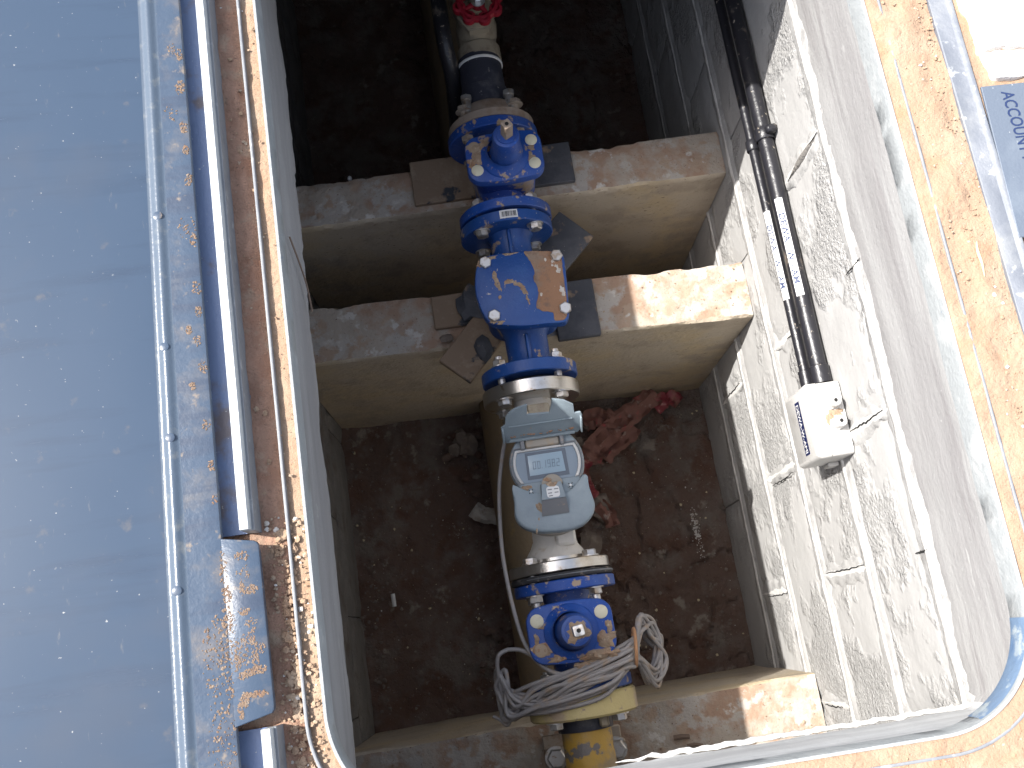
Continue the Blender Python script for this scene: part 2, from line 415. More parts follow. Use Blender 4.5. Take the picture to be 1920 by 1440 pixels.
def rrect(x0, x1, y0, y1, r, per=None, n=8):
    """rounded rectangle, counter-clockwise, with outward normals; per = spacing along the straights."""
    P, Q = [], []
    cs = [(x1 - r, y0 + r, -PI / 2), (x1 - r, y1 - r, 0), (x0 + r, y1 - r, PI / 2), (x0 + r, y0 + r, PI)]
    for k, (cx, cy, a0) in enumerate(cs):
        for i in range(n + 1):
            a = a0 + PI / 2 * i / n
            P.append((cx + r * math.cos(a), cy + r * math.sin(a))); Q.append((math.cos(a), math.sin(a)))
        if per:
            nx = cs[(k + 1) % 4]
            a = a0 + PI / 2
            e = (nx[0] + r * math.cos(nx[2]), nx[1] + r * math.sin(nx[2]))
            b = P[-1]
            L = math.hypot(e[0] - b[0], e[1] - b[1]); m = max(1, int(L / per))
            for i in range(1, m):
                P.append((b[0] + (e[0] - b[0]) * i / m, b[1] + (e[1] - b[1]) * i / m)); Q.append((math.cos(a), math.sin(a)))
    return P, Q

def text_mesh(s, size, bold=0.0):
    cu = bpy.data.curves.new('lettering', 'FONT')
    cu.body = s; cu.size = size; cu.resolution_u = 3; cu.offset = bold
    o = bpy.data.objects.new('lettering', cu)
    COL.objects.link(o)
    dg = bpy.context.evaluated_depsgraph_get()
    me = o.evaluated_get(dg).to_mesh()
    vs = [tuple(v.co) for v in me.vertices]; fs = [tuple(p.vertices) for p in me.polygons]
    o.evaluated_get(dg).to_mesh_clear()
    bpy.data.objects.remove(o); bpy.data.curves.remove(cu)
    return vs, fs

def catmull(P, sub=6, closed=False):
    P = [Vector(p) for p in P]
    n = len(P); out = []
    for i in range(n if closed else n - 1):
        if closed: a, b, c, d = P[i - 1], P[i], P[(i + 1) % n], P[(i + 2) % n]
        else: a, b, c, d = P[max(i - 1, 0)], P[i], P[i + 1], P[min(i + 2, n - 1)]
        for k in range(sub):
            t = k / sub
            out.append(.5 * ((2 * b) + (c - a) * t + (2 * a - 5 * b + 4 * c - d) * t * t + (3 * b - a - 3 * c + d) * t ** 3))
    if not closed: out.append(P[-1])
    return out

# ------------------------------------------------------------------ dimensions of the chamber (metres; ground = 0)
OX0, OX1, OY0, OY1 = 0.0, 0.6655, -0.630, 0.960     # the rounded opening
WL, WR = -0.1184, 0.6662                              # inner faces of the side walls
WB, WF = -0.800, 1.120                                # near and far end walls
ZF = -1.1635
JOINT = [-0.1913 - 0.2 * k for k in range(6)]

# ================================================================== GROUND
P, Q = rrect(OX0, OX1, OY0, OY1, .105, per=.0045, n=34)
offs = [-.0005, .0012, .003] + [.003 + .0042 * k for k in range(1, 42)]
offs += [.19, .24, .34, .6, 1.2, 3, 9, 30, 120]
def sand_z(v, i, k):
    d = offs[k]
    x, y = v.x, v.y
    if d > .4: return Vector((x, y, -.004))
    a = fbm(x * 22, y * 22, 1.0) * .0016 + fbm(x * 110, y * 110, 4.0, 3) * .0011
    left = max(0, min(1, (.05 - x) / .03))
    low = max(0, min(1, (-.5 - y) / .06))
    base = -.0030 * left - .0008 * (1 - left)
    if left > .5 and d < .020: a += .0016 * fbm(x * 60, y * 40, 9.0, 3) - .0012
    if left > .5 and .024 < d < .06: a += .0045 * max(0, fbm(x * 30 + 3, y * 30, 2.0) + .25)
    if left <= .5 and .007 < d < .06: a += (.0010 + .0030 * fbm(x * 26, y * 13, 5.0)) * (1 - .8 * low) * math.sin(PI * (d - .007) / .053)
    if left <= .5: a += .0026 * max(-.6, fbm(x * 34, y * 17, 7.0) + .05) * (1 - low)
    edge = min(1, max(0, d) / .004)
    return Vector((x, y, base + a * (0.25 + .75 * edge) - .0015 * (1 - edge)))
gr = kind(G().sweep(P, Q, [(d, 0) for d in offs], True, sand_z).build('ground', 'sand', None, 60), 'structure')
MT['shade_tinted_soil'] = M('red_brown_soil', (0.33, 0.20, 0.14), 0.95, [((0.29, 0.155, 0.10), 20, .5, .66), ((0.34, 0.25, 0.18), 34, .54, .68), ((0.44, 0.37, 0.31), 260, .68, .76), ((0.15, 0.095, 0.065), 300, .66, .76, 2)], [(220, 0.003, 6), (60, 0.004, 5)])
gr.data.materials.append(MT['shade_tinted_soil'])
for p in gr.data.polygons:       # reddish earth between rib and cover; its shade is partly in the colour
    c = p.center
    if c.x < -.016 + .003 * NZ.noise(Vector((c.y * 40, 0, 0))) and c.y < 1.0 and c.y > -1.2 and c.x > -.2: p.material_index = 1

# ================================================================== CHAMBER SHELL
# floor of the pit
g = G()
nx, ny = 150, 330
vs = []
for j in range(ny + 1):
    for i in range(nx + 1):
        x = WL - .02 + (WR - WL + .04) * i / nx; y = WB - .02 + (WF - WB + .04) * j / ny
        z = ZF + fbm(x * 9, y * 9) * .010 + fbm(x * 45, y * 45, 3) * .004
        r = abs(x - .26)
        if r < .22: z += .020 * (1 - r / .22) * (1 + .9 * fbm(x * 14, y * 14, 6)) + .012 * max(0, fbm(x * 38, y * 38, 8)) * (1 - r / .22)      # earth heaped against the big pipe
        e = min(x - WL, WR - x)
        if e < .05: z += .010 * (1 - max(e, 0) / .05)
        cr = abs(NZ.noise(Vector((x * 11 + 2, y * 11, .5))) + .25 * NZ.noise(Vector((x * 40, y * 40, 1.5))))
        if cr < .06 and x > .3: z -= .012 * (1 - cr / .06)
        vs.append((x, y, z))
g.add(vs, [(j * (nx + 1) + i, j * (nx + 1) + i + 1, (j + 1) * (nx + 1) + i + 1, (j + 1) * (nx + 1) + i) for j in range(ny) for i in range(nx)])
kind(g.build('pit_floor', 'soil', None, 50), 'structure')

# concrete collar under the rim (its underside is the chamber's ceiling)
Pc, Qc = rrect(OX0 + .0005, OX1 + .0005, OY0, OY1, .022, per=.006, n=6)
sect = [(.0, -.020), (.0, -.05), (.0, -.085), (.0, -.12), (.0, -.148), (.0006, -.156), (.012, -.158), (.06, -.158), (.7, -.158)]
def collar(v, i, k):
    x, y = v.x, v.y
    rt = 1.0 if (Qc[i][0] > .9) else 0.0
    n1 = fbm(x * 30 + y * 30, y * 40 - x * 25, 2.0)
    if k >= 4:
        z = v.z - .030 * rt
        if k in (4, 5, 6): z += .0055 * n1 + .003 * NZ.noise(Vector((x * 160, y * 160, 0)))
        v.z = z
    elif rt: v.z = v.z - .03 * k / 5
    q = Qc[i]
    d = .0022 * fbm(x * 12 + v.z * 30, y * 12, v.z * 30) * (1 if k < 6 else 0)
    v.x += q[0] * d; v.y += q[1] * d
    return v
col_t = thing('chamber_collar', 'grey cement collar of the pit opening under the metal rim', 'concrete collar', (.33, -.1, -.16))
def run(a): 
    idx = [i for i in range(len(Pc)) if a(Qc[i])]
    return idx
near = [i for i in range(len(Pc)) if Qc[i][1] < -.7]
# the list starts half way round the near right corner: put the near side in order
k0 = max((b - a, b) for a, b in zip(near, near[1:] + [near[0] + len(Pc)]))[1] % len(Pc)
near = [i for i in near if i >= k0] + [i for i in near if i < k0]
rest = [i % len(Pc) for i in range(near[-1], near[-1] + len(Pc) - len(near) + 2)]
def part_sweep(idx, mat):
    G().sweep([Pc[i] for i in idx], [Qc[i] for i in idx], sect, False, lambda v, i, k: collar(v, idx[i], k)).build('collar', mat, col_t, 30)
part_sweep(near, 'near_lip_lit')
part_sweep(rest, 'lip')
# pale crust of mortar squeezed out below the collar along the near end and the right side
g = G()
pts = []
for k in range(80):
    x = .27 + .39 * k / 79
    pts.append((x, OY0 + .003 + .003 * NZ.noise(Vector((x * 60, 1, 0))), -.159 + .003 * NZ.noise(Vector((x * 90, 0, 0)))))
g.tube(pts, [(.0030 + .0022 * NZ.noise(Vector((p[0] * 130, 5, 1))) + .0016 * NZ.noise(Vector((p[0] * 400, 2, 1)))) * min(1, .15 + k / 14) for k, p in enumerate(pts)], 7)
g.build('mortar_crust', 'mortar', col_t, 60)

# walls of coursed blocks
def block_wall(name, label, axis, face, u0, u1, zlo, joints, spans, mat, sgn, smear=True, loc=None, vis=True):
    """axis 'X': wall plane x = face running along y; sgn = direction the face looks."""
    t = thing(name, label, 'wall', loc)
    def W(u, z, d):   # d = proud of the face
        return (face + sgn * d, u, z) if axis == 'X' else (u, face + sgn * d, z)
    def bl(ua, ub, za, zb):
        g = G()
        nu, nz = max(4, int((ub - ua) / .022)), max(3, int((zb - za) / .022))
        vs, fs = [], []
        for j in range(nz + 1):
            for i in range(nu + 1):
                u = ua + (ub - ua) * i / nu; z = za + (zb - za) * j / nz
                e = min(u - ua, ub - u, z - za, zb - z)
                d = .0016 * fbm(u * 14, z * 14, face * 3) - (.0045 if e < 1e-6 else (.0006 if e < .02 else 0))
                vs.append(W(u + (.0015 * NZ.noise(Vector((u * 60, z * 60, 1))) if e < 1e-6 else 0), z, d))
        for j in range(nz):
            for i in range(nu):
                a = j * (nu + 1) + i
                fs.append((a, a + 1, a + nu + 2, a + nu + 1))
        n = len(vs)
        rim = [i for i in range(nu + 1)] + [j * (nu + 1) + nu for j in range(1, nz + 1)] + [nz * (nu + 1) + i for i in range(nu - 1, -1, -1)] + [j * (nu + 1) for j in range(nz - 1, 0, -1)]
        for a in rim:
            q = Vector(vs[a])
            if axis == 'X': q.x -= sgn * .05
            else: q.y -= sgn * .05
            vs.append(tuple(q))
        m = len(rim)
        for k in range(m): fs.append((rim[k], rim[(k + 1) % m], n + (k + 1) % m, n + k))
        g.add(vs, fs)
        g.build('block', mat, t, 40)
    tops = joints
    ends = joints[1:] + [zlo - .2]
    for c, (zt, zb) in enumerate(zip(tops, ends)):
        if zt <= zlo: break
        ph = spans[c % 2]
        u = ph
        while u > u0: u -= .37
        while u < u1:
            a, b = max(u, u0), min(u + .37, u1)
            if b - a > .03: bl(a + .0014, b - .0014, max(zb, zlo - .03) + .003, zt - .003)
            u += .37
    # mortar backing in the joints
    g = G()
    if axis == 'X': g.box((min(face - sgn * .012, face - sgn * .06), u0, zlo - .04), (max(face - sgn * .012, face - sgn * .06), u1, joints[0] + .01))
    else: g.box((u0, min(face - sgn * .012, face - sgn * .06), zlo - .04), (u1, max(face - sgn * .012, face - sgn * .06), joints[0] + .01))
    g.build('mortar_bed', 'smear', t, 0)
    if smear:
        gm, gs = G(), G()
        for k, zj in enumerate(joints):
            if zj < zlo + .02: continue
            n = int((u1 - u0) / .007)
            for gg, hw, pr, sd in ((gs, .024, .0014, 1), (gm, .0078, .0030, 2)):
                vs, fs = [], []
                for i in range(n + 1):
                    u = u0 + (u1 - u0) * i / n
                    wob = .0018 * fbm(u * 6, k * 3.3, 2.0)
                    top = hw * (1 + .50 * fbm(u * 16, k + .5, sd) + .25 * NZ.noise(Vector((u * 120, k, sd))))
                    bot = hw * (1 + .50 * fbm(u * 16, k + 9.5, sd) + .25 * NZ.noise(Vector((u * 120, k + 4, sd))))
                    if sd == 2:
                        if k == 0: top *= 1.5; bot *= 1.5
                        fade = min(1, max(.45, 1.0 + .9 * fbm(u * 7, k * 1.7, 8.0)))
                        top *= fade; bot *= fade
                    for q, dd in ((-1, -.004), (-.7, .55), (0, 1.0), (.7, .5), (1, -.004)):
                        z = zj + wob + (top * q if q > 0 else bot * q)
                        d = pr * dd * (1 + .5 * fbm(u * 40, z * 60, sd)) if dd > 0 else -.003
                        vs.append(W(u, z, d))
                for i in range(n):
                    for q in range(4):
                        a = i * 5 + q
                        fs.append((a, a + 1, a + 6, a + 5))
                gg.add(vs, fs)
        gs.build('mortar_smear', 'smear', t, 60)
        gm.build('joint_mortar', 'mortar', t, 60)
    return t
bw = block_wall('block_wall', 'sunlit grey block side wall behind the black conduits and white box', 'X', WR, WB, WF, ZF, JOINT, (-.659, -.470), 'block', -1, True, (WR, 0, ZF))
# mortar smeared along the upright joints of the sunny wall
for nm, mt_, hw, pr in (('mortar_smear', 'smear', .022, .0009), ('joint_mortar', 'mortar', .0095, .0013)):
    g = G()
    for sd, (y, za, zb) in enumerate(((.084, -.20, -.385), (-.289, -.20, -.385), (-.465, -.395, -.585), (-.105, -.395, -.585), (-.287, -.60, -.785), (-.478, -.80, -.985), (-.660, -.60, -.74), (-.102, -.80, -.985))):
        n = 34; vs = []; fs = []
        for i in range(n + 1):
            z = za + (zb - za) * i / n
            en = min(1, 6 * min(i, n - i) / n + .05) * max(.1, min(1, .75 + 1.1 * fbm(z * 9, sd * 2.3, hw * 100)))
            a = hw * en * (1 + .6 * fbm(z * 26, sd + .4, 1)); b = hw * en * (1 + .6 * fbm(z * 26, sd + 7.4, 1))
            for q, dd in ((-1, -.003), (-.8, .5), (-.3, 1), (.3, 1), (.8, .5), (1, -.003)):
                d = pr * dd * (1 + .5 * fbm(y * 9 + q, z * 60, sd)) if dd > 0 else -.003
                vs.append((WR - d, y + (a if q < 0 else b) * q, z))
        for i in range(n):
            for q in range(5):
                k = i * 6 + q
                fs.append((k, k + 1, k + 7, k + 6))
        g.add(vs, fs)
    kind(g.build(nm, mt_, bw, 60), 'stuff')
# hairline cracks along the upright joints
g = G()
def crack(pts, w):
    pts = [Vector(p) for p in pts]
    out = []
    for a, b in zip(pts, pts[1:]):
        for k in range(8): out.append(a.lerp(b, k / 8) + Vector((0, .0022 * NZ.noise(Vector((a.y * 50 + k * .9, a.z * 70, k * .6))), 0)))
    out.append(pts[-1])
    n = len(out)
    g.tube(out, [w * (.35 + .65 * math.sin(PI * min(max(i / (n - 1), .05), .95))) for i in range(n)], 5)
for y, za, zb in ((.082, -.205, -.345), (-.288, -.215, -.335), (-.462, -.40, -.565), (-.108, -.395, -.50), (-.30, -.62, -.75), (-.483, -.80, -.93), (-.663, -.63, -.72), (-.098, -.82, -.93), (-.107, -.172, -.225), (-.459, -.185, -.222)):
    crack([(WR - .0022, y + .001, za), (WR - .0022, y - .001, (za + zb) / 2), (WR - .0022, y - .001, zb)], .0011)
kind(g.build('crack', 'hole', bw, 0), 'stuff')
G().tube([(WR + .0008, .082 + .004 * NZ.noise(Vector((k, 1, 1))), -.215 - .013 * k) for k in range(11)], [.001 + .0046 * math.sin(PI * (k + .6) / 11) for k in range(11)], 8).build('raked_joint', 'oldblock', bw, 50)

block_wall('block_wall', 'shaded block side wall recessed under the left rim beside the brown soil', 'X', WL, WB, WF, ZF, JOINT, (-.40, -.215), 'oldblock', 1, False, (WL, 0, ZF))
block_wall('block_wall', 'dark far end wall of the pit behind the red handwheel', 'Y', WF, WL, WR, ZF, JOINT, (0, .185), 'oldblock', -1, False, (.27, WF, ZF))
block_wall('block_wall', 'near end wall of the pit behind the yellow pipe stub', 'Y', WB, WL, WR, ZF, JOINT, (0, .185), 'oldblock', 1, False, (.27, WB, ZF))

# cross piers that carry the pipework
def pier(label, yf, yb, s, zt, seed, loc):
    t = thing('concrete_pier', label, 'concrete pier', loc)
    n = 110; sg = 1 if yb > yf else -1
    xs = [WL + .001 + (WR - WL - .002) * i / n for i in range(n + 1)]
    prof = [(0, -.0), (0, .35), (0, .7), (0, .93), (0, 1)]
    def ch(x, k): return max(0, .5 * fbm(x * 11, seed * 3.7 + k, 1.0) + .35 * fbm(x * 50, seed + k, 2.0))
    vf, ff, vt, ft = [], [], [], []
    rows = [ZF - .04, ZF + .25 * (zt - ZF), ZF + .5 * (zt - ZF), zt - .06, zt - .02, zt - .006]
    for x in xs:
        c = ch(x, 0) * .010; cb = ch(x, 5) * .012
        for z in rows: vf.append((x, yf + s * x + .003 * fbm(x * 6, z * 6, seed), z))
        vf.append((x, yf + s * x + sg * (.002 + c), zt - .001 - c * .2))
    m = len(rows) + 1
    for i in range(n):
        for k in range(m - 1): ff.append((i * m + k, (i + 1) * m + k, (i + 1) * m + k + 1, i * m + k + 1))
    for x in xs:
        c = ch(x, 0) * .010; cb = ch(x, 5) * .014
        y0, y1 = yf + s * x + sg * (.002 + c), yb + s * x - sg * (.002 + cb)
        for k in range(9):
            y = y0 + (y1 - y0) * k / 8
            z = zt + .0035 * fbm(x * 18, y * 18, seed + 3) + .0014 * fbm(x * 90, y * 90, seed)
            if k == 0: z = zt - .001 - c * .2
            if k == 8: z = zt - .003
            vt.append((x, y, z))
        vt.append((x, yb + s * x, zt - .02)); vt.append((x, yb + s * x, ZF - .04))
    m = 11
    for i in range(n):
        for k in range(m - 1): ft.append((i * m + k, (i + 1) * m + k, (i + 1) * m + k + 1, i * m + k + 1))
    G().add(vf, ff).build('face', 'pier', t, 40)
    G().add(vt, ft).build('top', 'pier_top', t, 40)
    return t
pier('front concrete cross pier under the check valve, its top half in sunlight', 0, .0999, -.0343, -.6461, 1, (.27, .05, ZF))
pier('rear shaded concrete cross pier under the upper gate valve', .2368, .3196, -.0069, -.623, 2, (.27, .28, ZF))
# near pier: same shape, mirrored so that its clean face looks away from the viewer
t3 = pier('near concrete cross pier under the yellow pipe stub, one end in sunlight', -.6269, -.790, .0185, -.7441, 3, (.27, -.70, ZF))

# ================================================================== METAL FRAME OF THE OPENING
fr = thing('access_frame', 'thin grey metal frame lining the rounded edge of the opening', 'metal frame', (.33, -.63, 0))
P2, Q2 = rrect(OX0, OX1, OY0, OY1, .105, per=.012, n=26)
def lin(v, i, k):
    if k in (0, 1): v.z += .002 * fbm(v.x * 40, v.y * 40, 3)
    return v
G().sweep(P2, Q2, [(.0, -.034), (-.0028, -.032), (-.0032, -.004), (-.0022, .0004), (.0006, .0008), (.0012, -.003), (.0012, -.034)], True, lin).build('inner_liner', 'liner', fr, 50)
# bare blue paint where the liner turns the sunny corner
sel = [i for i in range(27) if 18 < math.degrees(math.atan2(Q2[i][1], Q2[i][0])) + 90 < 84]
pp = [P2[i] for i in sel]; qq = [Q2[i] for i in sel]
G().sweep(pp, qq, [(-.0035, -.032), (-.0042, -.029), (-.0042, -.007), (-.0032, -.003)], False).build('worn_blue_corner', 'liner_blue', fr, 50, label='bare light blue corner of the frame')
P3, Q3 = rrect(OX0 - .0165, OX1 + .0165, OY0 - .0165, OY1 + .0165, .12, per=.012, n=26)
def rib(v, i, k):
    lf = max(0, min(1, (.06 - v.x) / .05))
    if k in (1, 2, 3): v.z += .0028 * lf + .0005 * fbm(v.x * 9, v.y * 9, 3)
    return v
G().sweep(P3, Q3, [(-.0015, -.02), (-.0013, .0008), (0, .0015), (.0013, .0008), (.0015, -.02)], True, rib).build('seal_rib', 'frame', fr, 60)
g = G()
prof = [(.7345, -.01), (.7350, .0020), (.7362, .0030), (.7520, .0030), (.7538, .0045), (.7560, .0062), (.7585, .0062), (.7605, .0035), (.7610, -.01)]
ys = [1.2 - .03 * k for k in range(66)]
vs, fs = [], []
for y in ys:
    for x, z in prof: vs.append((x, y, z + .0004 * fbm(x * 60, y * 20, 1)))
m = len(prof)
for i in range(len(ys) - 1):
    for k in range(m - 1): fs.append((i * m + k, (i + 1) * m + k, (i + 1) * m + k + 1, i * m + k + 1))
g.add(vs, fs)
rl = g.build('frame_rail', 'rail', None, 40, root=(.748, -.1, 0))
tag(rl, 'long blue grey steel rail set in the sand along the right edge', 'steel rail')

# ================================================================== STEEL COVER ON THE LEFT
cv = thing('chamber_cover', 'large blue grey sheet steel cover lying left of the pit', 'steel cover', (-.3, -.2, 0))
ZL = .030
def ridge_x(y): return -.1060 - .011 * ((.2266 - y) / .777)
def lid_z(x, y):
    rx = ridge_x(y)
    d = (x - rx) / .0085
    z = ZL + (.0034 * (math.cos(PI * max(-1, min(1, d))) + 1) / 2)
    if x < rx: z += .105 * min(rx - x - .0085, .5) * (1 if x < rx - .0085 else 0) + .0008 * fbm(x * 3, y * 3, 2.0) * min(1, (rx - x) / .03)
    if x > rx + .0085: z -= .065 * (x - rx - .0085)
    return z + .00025 * fbm(x * 30, y * 30, 1.0)
def sheet(name, cols, mat):
    ys = [.75 - .02 * k for k in range(86)]
    vs, fs = [], []
    for y in ys:
        rx = ridge_x(y)
        for (kindc, val) in cols:
            x = val if kindc == 'a' else rx + val
            vs.append((x, y, lid_z(x, y)))
    m = len(cols)
    for i in range(len(ys) - 1):
        for k in range(m - 1): fs.append((i * m + k, i * m + k + 1, (i + 1) * m + k + 1, (i + 1) * m + k))
    return vs, fs, m, ys
vs, fs, m, ys = sheet('x', [('a', -1.1), ('a', -.8), ('a', -.6), ('a', -.45), ('a', -.36), ('a', -.30), ('a', -.26), ('a', -.22), ('a', -.19), ('a', -.17), ('a', -.15)] + [('r', -.025), ('r', -.016), ('r', -.0105)], 'lid')
G().add(vs, fs).build('main_sheet', 'lid', cv, 60)
vs, fs, m, ys = sheet('x', [('r', -.0105)] + [('r', -.0085 + .00085 * k) for k in range(21)], 'lid')
MT['ridge'] = M('ridge_paint', (0.062, 0.085, 0.118), 0.27, [((0.11, 0.125, 0.14), 60, .55, .7)], [(260, 0.0003)])
G().add(vs, fs).build('ridge', 'ridge', cv, 60)
vs, fs, m, ys = sheet('x', [('r', .0085), ('r', .0105), ('r', .016), ('r', .022), ('a', -.0760), ('a', -.0738)], 'lid')
n0 = len(vs)
for i in range(len(ys)):      # turned-down edge
    x, y, z = vs[i * m + m - 1]
    vs[i * m + m - 1] = (x, y, z - .0003)
    vs.append((x + .0006, y, z - .0016)); vs.append((x + .0006, y, z - .006)); vs.append((x - .02, y, z - .006))
for i in range(len(ys) - 1):
    a, b = i * m + m - 1, (i + 1) * m + m - 1
    p, q = n0 + i * 3, n0 + (i + 1) * 3
    fs += [(a, b, q, p), (p, q, q + 1, p + 1), (p + 1, q + 1, q + 2, p + 2)]
G().add(vs, fs).build('edge_flap', 'lid_flap', cv, 40)
poly = [(-.0742, -.3550), (-.0446, -.3606), (-.0418, -.3622), (-.0400, -.3655), (-.0387, -.5092), (-.0392, -.5133), (-.0412, -.5162), (-.0745, -.5236)]
def tab_z(x, y): return ZL - .065 * (x - ridge_x(y) - .0085)
G().prism(poly, -.006, .0002, .0014, fn=lambda x, y, z: (x, y, z + tab_z(x, y))).build('hinge_tab', 'lid_flap', cv, 40)
for (px, py) in ((-.1111, -.0245), (-.113, -.1627), (-.1138, -.2534), (-.1120, -.397)):
    x, y = px, py
    x = ridge_x(y) + random.uniform(-.001, .001)
    z = lid_z(ridge_x(y), y)
    G().lathe([(-.001, 0), (-.001, .0046), (.0001, .0045), (.0004, .0036), (.0005, .0)], (x, y, z - .0002), 'Z', 22).build('rivet', 'lid_flap', cv, 40)
def edge_channel(y0, y1, xs=0.0):
    t = G().box((-.11, y0, .0005), (-.0546 + xs, y1, .0035)).build('channel_floor', 'channel', cv, 30)
    g = G()
    prof = [(-.0546, .0035), (-.0546, .0335), (-.0538, .0352), (-.0462, .0352), (-.0450, .0336), (-.0446, .0300), (-.0438, -.004)]
    n = max(2, int(abs(y1 - y0) / .02)); vs = []; fs = []
    for i in range(n + 1):
        y = y0 + (y1 - y0) * i / n
        for x, z in prof: vs.append((x + xs + .0004 * fbm(y * 7, 2, 1), y, z + .0003 * fbm(y * 30, x * 50, 1)))
    m = len(prof)
    for i in range(n):
        for k in range(m - 1): fs.append((i * m + k, (i + 1) * m + k, (i + 1) * m + k + 1, i * m + k + 1))
    fs.append(tuple(range(m))); fs.append(tuple(n * m + k for k in range(m)))
    g.add(vs, fs).build('bright_upstand', 'bright', cv, 35)
    G().box((-.0446 + xs, y0, -.004), (-.0425 + xs, y1, .027), .0006).build('side_flange', 'frame', cv, 35)
edge_channel(.75, -.3505)
edge_channel(-.5285, -.95, .004)
# dried dirt on the tab and the flap: low ragged cakes
g = G()
spots = []
def cluster(x, y, rx, ry, n):
    for _ in range(int(n * 3.2)):
        a, q = random.uniform(0, 2 * PI), math.sqrt(random.random())
        spots.append((x + math.cos(a) * q * rx * 1.15, y + math.sin(a) * q * ry * 1.15, random.uniform(.0005, .0017)))
for (x, y, rx, ry, n) in ((-.0735, -.385, .003, .02, 16), (-.0565, -.374, .006, .004, 12), (-.057, -.389, .006, .007, 10), (-.0500, -.405, .005, .004, 18), (-.058, -.403, .002, .006, 12),
        (-.0725, -.407, .004, .006, 26), (-.0725, -.43, .003, .012, 18), (-.058, -.424, .005, .003, 14), (-.052, -.436, .006, .005, 10), (-.053, -.448, .003, .006, 16), (-.060, -.458, .010, .012, 40),
        (-.047, -.458, .004, .005, 14), (-.0515, -.468, .003, .007, 20), (-.067, -.468, .003, .006, 14), (-.056, -.478, .006, .003, 36), (-.0465, -.477, .004, .003, 20), (-.064, -.481, .004, .003, 16),
        (-.0535, -.498, .009, .0025, 44), (-.0635, -.501, .0035, .006, 34), (-.0685, -.512, .002, .008, 26), (-.076, -.45, .010, .03, 50), (-.085, -.47, .012, .04, 60), (-.085, -.54, .012, .03, 40)):
    cluster(x, y, rx, ry, n)
for (px, py, n, rr) in ((-.0772, .157, 16, .004), (-.0785, .118, 26, .005), (-.0782, .072, 16, .004), (-.0783, .046, 10, .003), (-.0777, .012, 12, .004), (-.085, .165, 8, .004), (-.090, .09, 6, .006), (-.0765, -.055, 14, .004), (-.083, -.04, 10, .008),
        (-.078, -.105, 10, .004), (-.0775, -.13, 14, .0035), (-.0885, -.148, 12, .0025), (-.081, -.16, 8, .003), (-.0782, -.187, 10, .0035), (-.0890, -.205, 12, .0025), (-.079, -.245, 8, .003), (-.077, -.285, 14, .003), (-.0755, -.318, 8, .003)):
    cluster(px, py, rr, rr * 1.5, n)
for i, (x, y, r) in enumerate(spots):
    z = lid_z(x, y) if x < -.0735 else tab_z(x, y)
    if x > -.0745 and not (-.517 < y < -.362): continue
    g.patch((x, y, z + .0002), r, r * random.uniform(.6, 1.3), r * .28, seed=i * .37, nr=2, ns=7, rag=1.0, rot=i)
kind(g.build('dried_dirt', 'dirt_lid', cv, 60), 'stuff')

fc = thing('far_shade_plate', 'unseen plate added to shade the far end of the pit', 'steel cover', (.33, .65, .004))
G().box((-.03, .3185, .0025), (.70, 1.02, .0085), .001).build('plate', 'lid', fc, 30)  # out of view, added to throw the sun edge onto the right wall
G().box((-.03, .3195, -.012), (.70, .3225, .0024)).build('edge_strip', 'frame', fc, 30)

# ================================================================== PIPE RUN
AX, AZ = .270, -.560
def flange(g, y0, y1, r, hub=0.0, bev=.0015, ax=AX, seg=48):
    lo, hi = min(y0, y1), max(y0, y1)
    g.lathe([(lo, 0), (lo, r - bev), (lo + bev, r), (hi - bev, r), (hi, r - bev), (hi, 0)], (ax, 0, AZ), 'Y', seg)
    return g
def flange_bolts(t, y_head, y_nut, mh='bolt', mn='bolt', rb=.062, hr=.0105, ax=AX, angs=(45, 135, 225, 315), stud=.012):
    """each bolt: head with washer on one side, nut and thread end on the other."""
    for a in angs:
        x, z = ax + rb * math.cos(R(a)), AZ + rb * math.sin(R(a))
        d = 1 if y_head > y_nut else -1
        g = G()
        g.hexa((x, y_head, z), (0, d, 0), hr, .0085, washer=.0135, phase=random.uniform(0, 1))
        g.hexa((x, y_nut, z), (0, -d, 0), hr, .0095, washer=.0135, phase=random.uniform(0, 1))
        g.lathe([(0, .006), (stud + .010, .006), (stud + .011, .005), (stud + .011, 0)], (x, y_nut, z), (0, -d, 0), 12)
        a_, b_ = min(y_head, y_nut), max(y_head, y_nut)
        g.lathe([(a_, .006), (b_, .006)], (x, 0, z), 'Y', 10)
        g.build('bolt', mh, t, 30)

